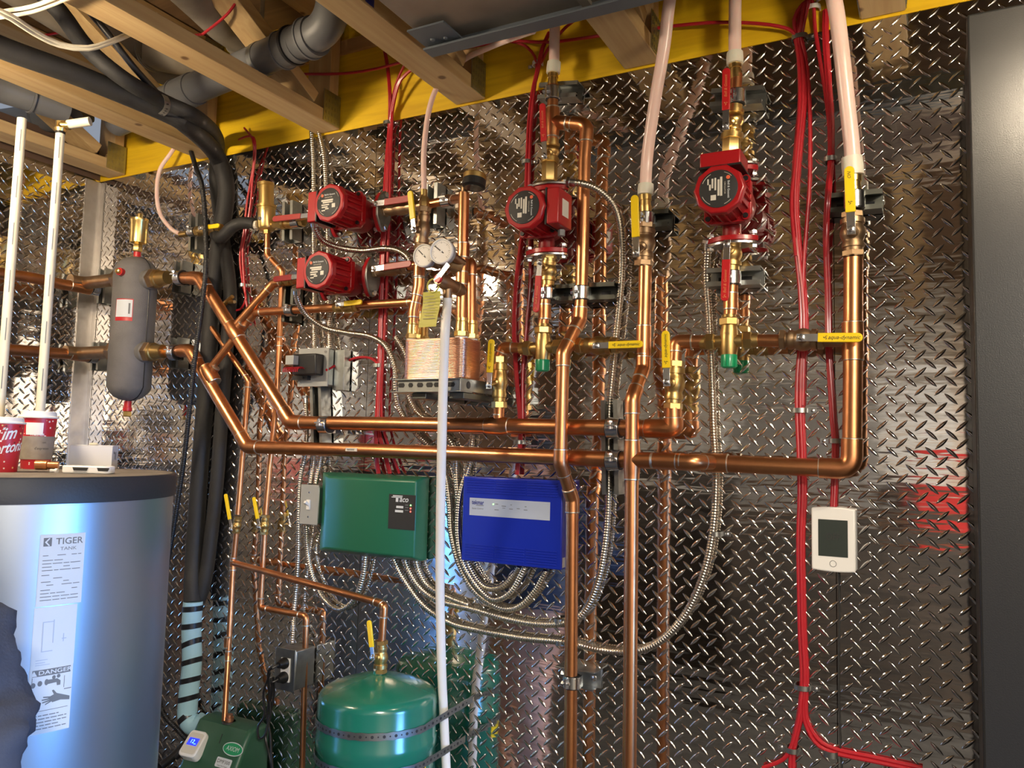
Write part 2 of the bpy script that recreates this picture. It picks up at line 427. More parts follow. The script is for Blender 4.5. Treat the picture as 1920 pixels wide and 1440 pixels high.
mb = MB(); mb.bb((XC - .01, -4.6, 0), (1.7, -4.57, 1.45)); struct(mb.build('added_dark_wainscot', M['darkpanel']))  # unseen dark panel, added so the plate reflects darker low down
mb = MB(); rq = random.Random(5); x = XC + .05
while x < 1.5:
    w = rq.choice((.12, .25, .38, .5)); z = 1.48
    while z < 2.75:
        h = rq.choice((.10, .18, .30)); mb.bb((x, -4.6, z), (x + w - .02, -4.56, min(z + h, 2.8))); z += h + rq.choice((.04, .09))
    x += w + rq.choice((.03, .10))
struct(mb.build('added_pale_panels', M['label']))  # unseen pale panels, added to streak the reflections in the plate
# right wall with the window opening
mb = MB()
mb.bb((1.70, -4.6, 0), (1.80, -1.10, 2.9)); mb.bb((1.70, -.38, 0), (1.80, .02, 2.9)); mb.bb((1.70, -1.1, 0), (1.80, -.38, .6)); mb.bb((1.70, -1.1, 1.55), (1.80, -.38, 2.9))
struct(mb.build('wall_right', M['osb']))
wf = MB()
for a, b in (((1.67, -1.13, .57), (1.72, -1.08, 1.58)), ((1.67, -.40, .57), (1.72, -.35, 1.58)), ((1.67, -1.13, .55), (1.72, -.35, .61)), ((1.67, -1.13, 1.54), (1.72, -.35, 1.60))): wf.bb(a, b)
wf = struct(wf.build('window_1', M['white'])); g = MB(); g.bb((1.735, -1.1, .6), (1.74, -.38, 1.55)); g = g.build('pane', M['wincool'], wf)
mb = MB(); mb.bb((XC - .1, -4.7, -.05), (2.3, .1, 0)); struct(mb.build('floor', M['concrete']))
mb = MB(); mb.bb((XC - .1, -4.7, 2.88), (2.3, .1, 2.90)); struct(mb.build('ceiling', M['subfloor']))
mb = MB(); mb.bb((XC - .012, .000, ZT + .0015), (2.2, .045, 2.88)); struct(mb.build('trim_1', M['yellow']))
mb = MB(); mb.bb((XC + .002, -.012, 2.735), (2.1, .0, 2.775)); struct(mb.build('trim_2', M['woodx']))
# corner angle in aluminium
mb = MB(); mb.bb((XC, -.062, .30), (XC + .004, -.004, ZT - .006)); mb.bb((XC, -.0045, .30), (XC + .022, -.0005, ZT - .006))
struct(mb.build('trim_3', M['alu'], bevel=.0008))
# rear window, seen only as a reflection
mb = MB(); mb.bb((-1.35, -4.59, .0), (-.35, -4.55, 2.1)); d1 = struct(mb.build('door_1', M['grey']))
g = MB(); g.ball((-.45, -4.53, 1.0), .03); g.build('door_handle', M['chrome'], d1)

# ---------------------------------------------------------------- floor trusses overhead
def truss(x0, x1, label, y1=-4.55, plate_y=None):
    t = thing('floor_truss', label, 'truss', ((x0 + x1) / 2, -.02, 2.5), 'floor trusses overhead')
    mb = MB(); mb.bb((x0, y1, 2.503), (x1, -.004, 2.541)); mb.build('bottom_chord', M['wood'], t, bevel=.002)
    mb = MB(); mb.bb((x0, y1, 2.838), (x1, -.014, 2.876)); mb.build('top_chord', M['wood'], t, bevel=.002)
    mb = MB(); mb.bb((x0 + .001, -.052, 2.542), (x1 - .001, -.014, 2.837)); mb.build('upright_web', M['woodz'], t, bevel=.002)
    for k, (ya, yb) in enumerate(((-.10, -.62), (-1.14, -.62), (-1.14, -1.66), (-2.18, -1.66), (-2.18, -2.7))):
        a = V(((x0 + x1) / 2, ya, 2.56)); b = V(((x0 + x1) / 2, yb, 2.82)); d = (b - a).normalized()
        mb = MB(); mb.box((a + b) / 2, d, EX, d.cross(EX), (b - a).length / 2 - .005, (x1 - x0) / 2 - .002, .018); mb.build('diagonal_web', M['wood'], t, bevel=.002)
    for sx in (x0 - .0012, x1 + .0012):
        for ya, za, zb in ((-.070, 2.506, 2.60), (-.070, 2.80, 2.872)):
            mb = MB(); mb.box((sx, ya + .028, (za + zb) / 2), EY, EZ, EX, .036, (zb - za) / 2, .0009)
            for i in range(5):
                for j in range(5):
                    mb.box((sx + (.0012 if sx > x1 else -.0012), ya + .002 + i * .013, za + .01 + j * (zb - za - .02) / 4), EY, EZ, EX, .0018, .0045, .0009)
            mb.build('nail_plate', M['zinc'], t, sharp=20)
    return t
tr = [(-2.610, -2.523, 'spruce floor truss tight beside the left wall plate'),
      (-2.150, -2.063, 'spruce floor truss with the black lines strapped under it'),
      (-1.640, -1.551, 'spruce floor truss ending above the upper left red pump'),
      (-1.142, -1.052, 'spruce floor truss ending at the left end of the duct'),
      (-.655, -.567, 'spruce truss end emerging from behind the duct'),
      (-.124, -.038, 'spruce floor truss end at the top right above the red cables'),
      (.42, .508, 'spruce floor truss over the dark cabinet')]
T_ = [truss(*a) for a in tr]
# blue printed lumber stamps
for t, x, y0, n in ((T_[2], -1.551, -.85, 3), (T_[3], -1.052, -.50, 4)):
    mb = MB(); joinq(mb, (x + .0002, y0, 2.522), -EY, EZ, [(i * .045, 0, .03, .028) for i in range(n)], .0004); o = mb.build('printed_stamp', M['blueink'], t); 

# ---------------------------------------------------------------- duct
t = thing('air_duct', 'galvanised duct with slate grey lip hanging below the trusses at the top', 'duct', (0, -.6, 2.5))
x0, x1 = -.992, 1.6
mb = MB(); mb.bb((x0, -1.0, 2.478), (x1, -.35, 2.501)); mb.build('duct_pan', M['duct'], t, bevel=.002)
mb = MB(); mb.bb((x0 - .004, -.352, 2.452), (x1, -.340, 2.505)); mb.bb((x0 - .004, -.378, 2.452), (x1, -.340, 2.457)); mb.build('duct_lip', M['ductlip'], t, bevel=.001)
mb = MB(); mb.bb((x0 - .004, -.44, 2.464), (x0 + .09, -.352, 2.468)); mb.lathe((x0 + .03, -.39, 2.463), -EZ, [(0, .006), (.003, .005), (.004, .001)], 10); mb.lathe((x0 + .06, -.385, 2.463), -EZ, [(0, .005), (.003, .004)], 10); mb.build('corner_bracket', M['ductlip'], t)
mb = MB()
for x in (-.62, -.1, .5): mb.bb((x, -1.0, 2.470), (x + .02, -.352, 2.480))
mb.build('standing_seam', M['duct'], t, bevel=.001)

# ---------------------------------------------------------------- dark cabinet at the right
t = thing('charcoal_cabinet', 'tall charcoal steel cabinet cut off by the right edge', 'cabinet', (.4, -.15, 1.2))
mb = MB(); mb.bb((.066, -.225, .0), (.95, -.0055, 2.350)); mb.build('cabinet_body', M['cabinet'], t, bevel=.002)
mb = MB(); mb.bb((.062, -.262, .03), (.95, -.228, 2.338)); mb.build('cabinet_door', M['cabinet'], t, bevel=.004, seg=3)

# ================================================================ FITTINGS
def local(a, n=N):
    a = V(a).normalized(); b = a.cross(n).normalized(); return a, b
def ring_mesh(par, p, a, r, w=.0022):
    mb = MB(); mb.lathe(p - a * w, a, [(0, r + .0002), (w * .5, r + .0013), (w * 1.5, r + .0013), (w * 2, r + .0002)], 20); mb.build('solder_ring', M['solder'], par)
def copper_run(label, pts, r, name='copper_pipe', group=None, bend=None, couplings=(), rings=True, matn='copper', ends=None, loc=None):
    """soldered copper line: straight tubes as one part, every elbow / coupling its own part"""
    pts = PP(pts); t = thing(name, label, 'pipe', loc or pts[0], group)
    R = bend or 1.7 * r
    mb = MB(); mb.tube(fillet(pts, R * 1.0, 6), r, 20); mb.build('tube', M[matn], t)
    for i in range(1, len(pts) - 1):
        a, b, c = pts[i - 1], pts[i], pts[i + 1]
        d1 = (a - b).normalized(); d2 = (c - b).normalized(); ang = d1.angle(d2)
        if ang > PI - .12: continue
        L = R / math.tan(ang / 2) + 1.55 * r
        L1 = min(L, (a - b).length * .5); L2 = min(L, (c - b).length * .5)
        p = fillet([b + d1 * L1, b, b + d2 * L2], R, 8)
        mb = MB(); mb.tube(p, r * 1.13, 20); e = mb.build('elbow', M[matn], t)
        if rings:
            ring_mesh(e, b + d1 * L1, d1, r * 1.0 + .0008); ring_mesh(e, b + d2 * L2, d2, r + .0008)
    for (cp, a, L) in couplings:
        cp = cp if isinstance(cp, V) else P(*cp); a = V(a).normalized()
        mb = MB(); mb.lathe(cp - a * L / 2, a, [(0, r * 1.13), (L, r * 1.13)], 20); e = mb.build('coupling', M[matn], t)
        ring_mesh(e, cp - a * L / 2, a, r + .0008); ring_mesh(e, cp + a * L / 2, a, r + .0008)
    return t
def tee(par, p, a, br, r, rb, L=.05, Lb=.03, matn='copper'):
    a = V(a).normalized(); br = V(br).normalized()
    mb = MB(); mb.lathe(p - a * L / 2, a, [(0, r * 1.13), (L * .12, r * 1.13), (L * .22, r * 1.20), (L * .78, r * 1.20), (L * .88, r * 1.13), (L, r * 1.13)], 24); mb.lathe(p, br, [(0, rb * 1.16), (Lb * .72, rb * 1.12), (Lb, rb * 1.12)], 24)
    e = mb.build('tee', M[matn], par)
    ring_mesh(e, p - a * L / 2, a, r + .0008); ring_mesh(e, p + a * L / 2, a, r + .0008); ring_mesh(e, p + br * Lb, br, rb + .0008)
def hexn(mb, p, a, r, L, ch=.15):
    mb.lathe(p, a, [(0, r * (1 - ch)), (L * .12, r), (L * .88, r), (L, r * (1 - ch))], 6)
def lever(par, piv, tip, w, grip, stemlen=.02, n=N, bentoff=.0, mark=None, sl=.27, hexs=.007):
    """flat lever: chrome root with nut, vinyl sleeve to the tip. piv, tip are world points on the lever plane"""
    a = (tip - piv).normalized(); L = (tip - piv).length; nn = (n - a * n.dot(a)).normalized(); b = a.cross(nn)
    h = thing_part('handle', par)
    mb = MB(); poly = [(-w * .55, -w * .42), (L * sl + w * .2, -w * .42), (L * sl + w * .2, w * .42), (-w * .55, w * .42)]
    mb.prism(poly, piv, a, b, nn, -.0012, .0012)
    mb.lathe(piv + nn * .0012, nn, [(0, hexs), (.004, hexs), (.0048, hexs * .8)], 6)
    mb.lathe(piv + nn * .005, nn, [(0, hexs * .5), (.004, hexs * .45)], 12)
    hb = mb.build('handle', M['chrome'], par, bevel=.0004)
    # sleeve
    n_ = 8; hw = w / 2; poly = [(L * sl, -hw)]
    for k in range(n_ + 1):
        an = -PI / 2 + PI * k / n_; poly.append((L - hw + math.cos(an) * hw, math.sin(an) * hw))
    poly.append((L * sl, hw))
    mb = MB(); mb.prism(poly, piv + nn * .0003, a, b, nn, -.0030, .0030)
    g = mb.build('grip_sleeve', M[grip], hb, bevel=.0012, seg=2)
    if mark:
        mb = MB(); c = piv + a * (L * mark[1])
    return hb, a, b, nn, L
def thing_part(n, par): return None
def ball_valve(label, p0, p1, d, r, piv, tip, dh, w, grip='yelgrip', group=None, bodymat='brass', words=None, br=1.0, dstem=None, name='ball_valve', ends=True):
    """p0,p1 pixels of body ends at standoff d; piv,tip pixels of lever at standoff dh"""
    A = p0 if isinstance(p0, V) else P(*p0, d); B = p1 if isinstance(p1, V) else P(*p1, d)
    t = thing(name, label, 'valve', (A + B) / 2, group)
    a = (B - A).normalized(); L = (B - A).length; R = r * 1.45 * br
    mb = MB()
    prof = [(0, r * 1.18), (L * .20, r * 1.18), (L * .21, R * .92), (L * .27, R * .95), (L * .33, R * .86)]
    for k in range(9):
        q = k / 8; prof.append((L * (.36 + .34 * q), R * (.86 + .22 * math.sin(PI * q))))
    prof += [(L * .73, R * .86), (L * .735, R * 1.02), (L * .84, R * 1.02), (L * .85, r * 1.2), (L, r * 1.18)]
    mb.lathe(A, a, prof, 20); mb.build('valve_body', M[bodymat], t)
    pv = P(*piv, dh) if not isinstance(piv, V) else piv; tp = P(*tip, dh) if not isinstance(tip, V) else tip
    c = A + a * L * .53
    mb = MB(); sd = (pv - c); q = sd.normalized(); mb.lathe(c, q, [(0, r * .9), (R * 1.1, r * .75), (R * 1.25, r * .5), (sd.length, r * .42)], 14); mb.build('stem', M[bodymat], t)
    mb = MB(); hexn(mb, A + a * L * .0, a, R * .98, L * .14); mb.build('hex_end', M[bodymat], t, sharp=20)
    if ends:
        mb = MB(); hexn(mb, A + a * L * .86, a, R * .98, L * .14); mb.build('hex_end', M[bodymat], t, sharp=20)
    hb, ha, hbv, nn, HL = lever(t, pv, tp, w, grip)
    if words:
        X = ha if words[1] > 0 else -ha
        text(words[0], pv + ha * HL * words[2] + nn * .0034, X, nn.cross(X), words[3], M['goldink' if grip == 'redgrip' else 'ink'], hb, shear=.3)
        mb = MB(); c2 = pv + ha * HL * words[4] + nn * .0036
        for k in range(3):
            an = k * 2 * PI / 3
            pts = [c2 + ha * math.cos(an + s * 1.4) * (.0006 + .0036 * s) + hbv * math.sin(an + s * 1.4) * (.0006 + .0036 * s) for s in (0, .25, .5, .75, 1)]
            mb.tube(pts, .0006, 5)
        mb.build('swirl_mark', M['goldink' if grip == 'redgrip' else 'ink'], hb)
    return t
def clamp(label, p, a, r, group='pipe clamps on the strut channels', w=.030, boltup=0):
    p = p if isinstance(p, V) else P(*p); a = V(a).normalized(); b = a.cross(N).normalized()
    t = thing('pipe_clamp', label, 'clamp', p, group); R = r + .0035
    mb = MB(); mb.lathe(p - a * w / 2, a, [(0, R), (0, R + .0022), (w, R + .0022), (w, R)], 24); mb.box(p + a * 0 - N * (R * .6), a, b, N, w / 2, R * .98, R * .5)
    mb.build('band', M['chrome'], t, bevel=.0006)
    mb = MB(); mb.lathe(p - a * (w / 2 + .002), a, [(0, r), (0, R), (w + .004, R), (w + .004, r)], 24); mb.build('rubber_cushion', M['black'], t)
    q = p + N * (R + .001) - b * R * .25 * (1 if boltup == 0 else boltup)
    mb = MB(); mb.box(q + N * .004, a, b, N, w / 2 * .8, .0018, .007); mb.lathe(q + N * .004 - b * .008, b, [(0, .0032), (.016, .0032)], 12); hexn(mb, q + N * .004 - b * .011, b, .0062, .005)
    mb.build('clamp_bolt', M['chrome'], t)
    return t
def strut(label, p0, p1, matn='zinc', w=.041, dpt=.041, off=.0045, slots=True):
    """unistrut channel on the wall from p0 to p1 (px,py)"""
    A = P(*p0, off); B = P(*p1, off); a = (B - A).normalized(); L = (B - A).length; b = a.cross(N).normalized(); th = .0025
    t = thing('strut_channel', label, 'strut', (A + B) / 2)
    mb = MB(); h = w / 2
    sec = [(-h, 0), (h, 0), (h, dpt), (h * .50, dpt), (h * .50, dpt - .008), (h * .50 + th, dpt - .008), (h * .50 + th, dpt - th), (h - th, dpt - th), (h - th, th),
           (-h + th, th), (-h + th, dpt - th), (-h * .50 - th, dpt - th), (-h * .50 - th, dpt - .008), (-h * .50, dpt - .008), (-h * .50, dpt), (-h, dpt)]
    mb.prism(sec, A, b, N, a, 0, L); mb.build('channel', M[matn], t, sharp=20)
    k = .03
    while k < L - .02:
        mb = MB(); mb.box(A + a * k + N * (th + .0004), a, b, N, .012, .006, .0004); k += .05
        mb.build('slot', M['black'], t)
    return t
def flex(label, pts, r=.0072, group='armoured flexible conduits', pitch=.0064, matn='flex', name='flexible_conduit', cat='conduit', conn=(), sm=True):
    pts = PP(pts); c = curve(pts, .004) if sm else pts
    seg = resamp(c, pitch / 4); rs = [r * (1.0 + (.09 if k % 4 in (0,) else .05 if k % 4 in (1, 3) else -.15)) for k in range(len(seg))]
    t = thing(name, label, cat, seg[0], group)
    mb = MB(); mb.tube(seg, rs, 12); mb.build('corrugated_sleeve', M[matn], t, sharp=0)
    for e in conn:
        i = 0 if e == 0 else len(seg) - 1; j = 3 if e == 0 else len(seg) - 4
        d = (seg[j] - seg[i]).normalized()
        mb = MB(); hexn(mb, seg[i] - d * .004, d, r * 1.55, .009); mb.lathe(seg[i], d, [(0, r * 1.25), (.018, r * 1.25)], 16); mb.build('end_connector', M['chrome'], t)
    return t
def wire(label, pts, r, matn='redwire', group=None, name='red_cable', cat='cable'):
    o = MB().tube(curve(PP(pts), .012), r, 10).build(name, M[matn]); return tag(o, label, cat, group)
def bundle(label, pts, n, r, group, spread=None, seed=0, matn='redwire', name='red_cable', dr=None):
    rnd = random.Random(seed); pts = PP(pts); base = curve(pts, .02)
    sp = spread or r * 1.15; out = []
    offs = [(-1, 0), (1, 0), (0, 1), (-.1, -.9), (2, .2), (-2, .3)]
    for i in range(n):
        ph_ = rnd.random() * 6; q = []
        for k, p in enumerate(base):
            w = offs[i % 6]; s = math.sin(k * .18 + ph_) * .35
            x = (w[0] + s) * sp * .62; d = (w[1] + 1.0) * sp * .5
            q.append(p + EX * x + N * (d + abs(s) * r * .3))
        o = MB().tube(q, r, 10).build(name, M[matn]); tag(o, label, 'cable', group); out.append(o)
    return out
def cable_clip(label, px, py, w=.022, h=.010, d=.018, ear=1, matn='zinc', group='small clips holding the red cables'):
    p = P(px, py, 0) + N * .002
    t = thing('cable_clip', label, 'clip', p, group)
    mb = MB(); prof = []
    pts = [(-w / 2, 0)]
    for k in range(9):
        a = PI - PI * k / 8; pts.append((math.cos(a) * w / 2, d * .45 + math.sin(a) * d * .55))
    pts.append((w / 2, 0)); inner = [(x * .84, y * .93) for x, y in pts][::-1]
    mb.prism(pts + inner, p, EX, N, EZ, -h / 2, h / 2); mb.build('strap', M[matn], t)
    mb = MB(); c = p + EX * ear * (w / 2 + .008) + N * .001; mb.box(c, EX, EZ, N, .009, h / 2, .0012); mb.lathe(c + N * .001 + EX * ear * .002, N, [(0, .0042), (.003, .0036), (.004, .001)], 12); mb.build('screw_tab', M['chrome'], t)
    return t
# ================================================================ COPPER MAINS
RM = .0190; R1 = .0150; R34 = .0118; R12 = .0082
dM = .067
upm = copper_run('upper long copper main dropping diagonally from the grey separator and running right', [(338, 521, .10), (376, 522, .10), (545, 792, .07), (1263, 804, .067), (1262, 765, .067)], RM)
tee(upm, P(934, 799, .0675), EX, EZ, RM, R34, .062, .028)
tee(upm, P(440, 622, .087), P(470, 668, .083) - P(410, 575, .09), P(515, 528, .065) - P(440, 612, .087), RM, R34, .06, .034)
lom = copper_run('lower long copper main crossing the whole wall to the right elbow', [(302, 660, .10), (357, 657, .10), (464, 838, .075), (700, 845, .068), (1330, 868, .067), (1597, 880, .066), (1599, 700, .064), (1600, 484, .064)], RM * .97,
      couplings=[((1340, 868, .067), EX, .055), ((1599, 640, .064), EZ, .075)])
tee(lom, P(394, 703, .088), P(420, 750, .083) - P(390, 700, .09), P(475, 585, .065) - P(394, 692, .088), RM, R34, .06, .03)
mb = MB(); c = P(659, 843, .068 + RM); mb.box(c - EY * .0005, EX, EZ, EY, .019, .0045, .0015); mb.build('paper_sticker', M['offwhite'], lom)
joinq(mb := MB(), c - EY * .002, EX, EZ, [(-.011 + i * .005, 0, .003, .004) for i in range(5)], .0004); mb.build('sticker_print', M['grayink'], lom)
# risers
rA = copper_run('copper riser right of the blue box, jogging outward in front of both mains', [(1035, 226, .058), (1101, 234, .058), (1096, 300, .058), (1090, 552, .058), (1087, 600, .062), (1056, 662, .112), (1051, 868, .115), (1073, 936, .062), (1069, 1452, .055)], R1, bend=1.5 * R1)
rB = copper_run('copper riser in front of the mains right of centre, teeing into the lower main', [(1210, 498, .063), (1206, 690, .063), (1186, 748, .118), (1180, 1452, .118)], R1,
      couplings=[((1207, 640, .063), EZ, .07)])
pt = P(1185, 862, .118)
tee(rB, pt, EZ, EX, R1, R1, .085, .045)
cr = copper_run('short copper branch from the riser tee swinging back into the lower main', [(1205, 862, .118), (1300, 866, .118), (1338, 868, .075)], R1, couplings=[((1250, 864, .118), EX, .06)])
# separator ports at left going along the left wall
copper_run('upper copper pipe running in along the left wall to the grey separator', [PX(-30, 508, -2.545), PX(60, 521, -2.545), PX(120, 534, -2.545), PX(183, 541, -2.545)], RM * .95, couplings=[(PX(150, 538, -2.545), EY, .07)])
copper_run('lower copper pipe running in along the left wall to the grey separator', [PX(-30, 652, -2.545), PX(60, 659, -2.545), PX(120, 663, -2.545), PX(183, 668, -2.545)], RM * .95, couplings=[(PX(150, 666, -2.545), EY, .07)])
# 3/4 branches at left
copper_run('copper branch rising from the upper diagonal main to the lower left red pump', [(440, 612, .087), (513, 531, .062), (560, 525, .062)], R34)
copper_run('copper branch rising from the lower diagonal main then running right past the yellow valve', [(394, 692, .088), (477, 586, .062), (640, 576, .062)], R34)
copper_run('copper pipe right of the level yellow valve bending down into the heat exchanger', [(668, 573, .062), (783, 566, .062), (788, 566, .085), (792, 574, .105), (792, 600, .105)], R34)
copper_run('small copper line dropping from the brass air eliminator behind the mains to a little valve', [(501, 436, .06), (501, 478, .06), (529, 508, .055), (524, 640, .03), (518, 760, .028), (506, 870, .028), (498, 965, .035)], R12, loc=P(501, 436, .06))
copper_run('small copper line below the second little valve turning right then down', [(496, 1000, .035), (488, 1139, .035), (574, 1155, .035), (573, 1200, .035), (566, 1452, .035)], R12)
copper_run('small copper line slanting down from behind the upper diagonal main', [(386, 558, .045), (378, 588, .045), (466, 714, .035), (459, 800, .03), (446, 965, .04)], R12)
t = copper_run('small copper drop from the first little valve into the green feeder box', [(443, 1000, .04), (437, 1060, .04), (428, 1230, .06), (421, 1352, .09)], R12, couplings=[((426, 1204, .06), P(430, 1200, .06) - P(426, 1260, .06), .03)])
tee(t, P(437, 1055, .04), EZ, P(500, 1072, .05) - P(437, 1055, .04), R12, R12, .028, .018)
copper_run('small copper pipe sloping right to the green expansion tank valve', [(437, 1055, .04), (713, 1131, .155), (720, 1137, .16), (716, 1203, .16)], R12 * 1.12)

# ---------------------------------------------------------------- manifold branches
t = copper_run('copper elbow feeding the first mixing valve from the left', [(937, 668, .067), (944, 652, .067), (975, 652, .062)], R34 * 1.1)
copper_run('short copper stub dropping from the left drop valve onto the upper main', [(936, 762, .067), (935, 795, .067)], R34 * 1.15)
copper_run('copper stub from first mixing valve out to the yellow levered valve', [(1048, 650, .062), (1085, 648, .062)], R34 * 1.05)
t = copper_run('copper elbow over the right drop valve feeding the second mixing valve', [(1266, 676, .067), (1268, 641, .067), (1325, 640, .06)], R34 * 1.2)
copper_run('copper stub between second mixing valve and the right yellow levered valve', [(1408, 638, .06), (1462, 639, .06)], R34 * 1.15)
copper_run('copper nipple above the first mixing valve', [(1018, 612, .06), (1025, 535, .06)], R34 * 1.15, couplings=[((1022, 585, .06), EZ, .035)])
copper_run('copper nipple above the second mixing valve', [(1369, 590, .06), (1372, 535, .06)], R34 * 1.2, couplings=[((1370, 565, .06), EZ, .035)])
t = copper_run('upright copper tee under the top centre pex tube', [(1037, 160, .058), (1035, 275, .058)], R1 * .92)
tee(t, P(1036, 230, .058), EZ, P(1101, 234, .058) - P(1036, 230, .058), R1, R1, .075, .04)
copper_run('copper stub under the collar of the right centre pex tube', [(1381, 140, .06), (1379, 172, .06)], R34 * 1.1)
copper_run('copper pipe above the upper left pump row reaching right to the tall riser', [(800, 384, .062), (846, 374, .062), (868, 372, .13)], R34)
copper_run('tall copper riser holding the black gauge and dropping to the heat exchanger', [(870, 362, .15), (865, 612, .15)], R34 * 1.15, couplings=[((869, 470, .15), EZ, .035), ((866, 522, .15), EZ, .03)])
copper_run('copper riser just behind the tall one, elbowed from the lower pump row', [(760, 500, .062), (862, 486, .062), (884, 492, .105), (884, 612, .105)], R34)
copper_run('copper riser below the yellow levered fill valve with a jog to the left', [(789, 468, .15), (785, 538, .15), (776, 584, .155), (775, 606, .155)], R34 * 1.1, couplings=[((786, 508, .15), EZ, .03)])

# ================================================================ CIRCULATORS
def pump(label, O, a, tdir, textrot, s=1.0, col='redpaint', face=.127):
    """O volute centre, a pipe axis, tdir direction of the terminal box, motor points out of the wall"""
    a = V(a); t_ = V(tdir); n = N
    s_ = a.cross(n).normalized()
    T = thing('circulator_pump', label, 'pump', O)
    mb = MB(); mb.lathe(O - n * .030, n, [(0, .036), (.008, .047), (.045, .050), (.060, .046)], 32)
    mb.lathe(O - a * .080, a, [(0, .022), (.02, .020), (.14, .020), (.16, .022)], 24); mb.build('volute', M['redpaint2'], T)
    # flanges
    for sg in (-1, 1):
        o = O + a * sg * .072; poly = []
        for k in range(28):
            an = 2 * PI * k / 28; x = math.cos(an); y = math.sin(an)
            rr = .030 + .026 * abs(x) ** 3
            poly.append((x * rr, y * min(rr, .034)))
        mb = MB(); mb.prism(poly, o, s_, n, a * sg, 0, .011); mb.build('pump_flange', M[col], T, bevel=.001)
        f = MB(); f.prism([(x * 1.03, y * 1.03) for x, y in poly], o + a * sg * .0125, s_, n, a * sg, 0, .006); f.build('companion_flange', M['chrome' if abs(a.z) > .5 else 'zinc'], T, bevel=.001)
        for e in (-1, 1):
            f = MB(); c = o + s_ * e * .046
            f.lathe(c - a * sg * .014, a * sg, [(0, .0045), (.038, .0045)], 10); hexn(f, c - a * sg * .012, a * sg, .0085, .008); hexn(f, c + a * sg * .019, a * sg, .0085, .007)
            f.build('flange_bolt', M['chrome'], T)
    # motor
    mb = MB(); sq = [(-.050, -.036), (-.036, -.050), (.036, -.050), (.050, -.036), (.050, .036), (.036, .050), (-.036, .050), (-.050, .036)]
    mb.prism(sq, O, a, s_, n, .030, .046); mb.build('motor_flange', M[col], T, bevel=.0015)
    mb = MB(); mb.lathe(O + n * .046, n, [(0, .047), (face - .060, .041), (face - .052, .046)], 32)
    for k in range(20):
        an = 2 * PI * (k + .5) / 20
        d = a * math.cos(an) + s_ * math.sin(an)
        if d.dot(t_) > .55: continue
        mb.box(O + n * (.046 + (face - .06) / 2) + d * .0445, n, d, n.cross(d), (face - .06) / 2, .0065, .0018)
    mb.build('finned_motor_case', M[col], T, sharp=40)
    R8 = .0540; oc = [(R8 * math.cos(2 * PI * (k + .5) / 10), R8 * math.sin(2 * PI * (k + .5) / 10)) for k in range(10)]
    mb = MB(); mb.prism(oc, O, a, s_, n, face - .020, face - .002, .965); mb.build('motor_end_cap', M[col], T, bevel=.003)
    for u_ in (-1, 1):
        for v_ in (-1, 1):
            mb = MB(); bl = MB()
            c = O + a * u_ * .040 + s_ * v_ * .040 + n * .044; mb.lathe(c, n, [(0, .0095), (.008, .0085)], 14); bl.lathe(c + n * .008, n, [(0, .0058), (.003, .0055)], 10)
            mb.build('bolt_lug', M[col], T); bl.build('socket_screw', M['black'], T)
    # name disc
    fz = O + n * (face - .002)
    mb = MB(); mb.lathe(fz, n, [(0, .0395), (.0012, .0395), (.0016, .0385)], 40); lab = mb.build('name_disc', M['ink'], T)
    X = V(textrot[0]); Y = V(textrot[1]); fz = fz + n * .0017
    mb = MB(); rects = [(-.004, .006, .040, .0045), (-.002, .0005, .034, .004), (-.010, -.006, .026, .0035), (-.012, -.012, .020, .0035), (-.004, -.017, .012, .0035), (.018, -.010, .011, .011), (-.016, -.021, .012, .003)]
    joinq(mb, fz, X, Y, rects, .0003); mb.build('rating_print', M['offwhite'], lab)
    mb = MB(); mb.lathe(fz + X * -.0215 + Y * .020, n, [(0, .0042), (.0006, .004)], 16); mb.build('orange_dot', M['orange'], lab)
    text('Bell & Gossett', fz + X * .004 + Y * .021, X, Y, .0062, M['label'], lab, bold=.012)
    text('CIRCULATOR', fz + X * .0 + Y * .0135, X, Y, .0042, M['offwhite'], lab)
    # arc ticks
    mb = MB()
    for a0, a1 in ((.35, .8), (2.3, 2.8), (3.6, 4.3), (5.1, 5.8)):
        pts = [fz + (X * math.cos(a0 + (a1 - a0) * k / 6) + Y * math.sin(a0 + (a1 - a0) * k / 6)) * .0355 for k in range(7)]
        mb.tube(pts, .0005, 4)
    mb.build('rim_print', M['offwhite'], lab)
    # terminal box
    w_ = t_.cross(n).normalized(); c = O + t_ * .068 + n * (face - .050)
    mb = MB(); mb.box(c, t_, w_, n, .0155, .042, .038); bx = mb.build('terminal_box', M[col], T, bevel=.003, seg=3)
    mb = MB(); mb.box(c - t_ * .0165, t_, w_, n, .002, .0435, .039); mb.build('box_gasket', M['black'], bx)
    mb = MB(); mb.box(c + t_ * .0158, t_, w_, n, .0006, .020, .017); mb.build('box_sticker', M['offwhite'], bx)
    return T
X_, Z_ = EX, EZ
def XZ(x, z, d=.060): return V((x, -d, z))
p1 = pump('upper left red circulator pump above its twin, lying in the horizontal row', XZ(-1.418, 2.212, .062), EX, -EX, (EX, EZ))
p2 = pump('lower left red circulator pump feeding the copper heat exchanger', XZ(-1.447, 2.032, .062), EX, -EX, (EX, EZ))
p3 = pump('centre red circulator pump with its box on the right side, left of the copper riser', XZ(-.832, 2.128), EZ, EX, (-EZ, EX))
p4 = pump('right red circulator pump with its box on top, over the second mixing valve', XZ(-.383, 2.112), EZ, EZ, (-EZ, EX))
for T, o in ((p3, XZ(-.832, 2.128)),):
    mb = MB(); c = o + EX * .068 + N * .062 - EZ * .045; mb.lathe(c, -EZ, [(0, .0085), (.014, .0085)], 6); mb.build('cord_nut', M['grey'], T)
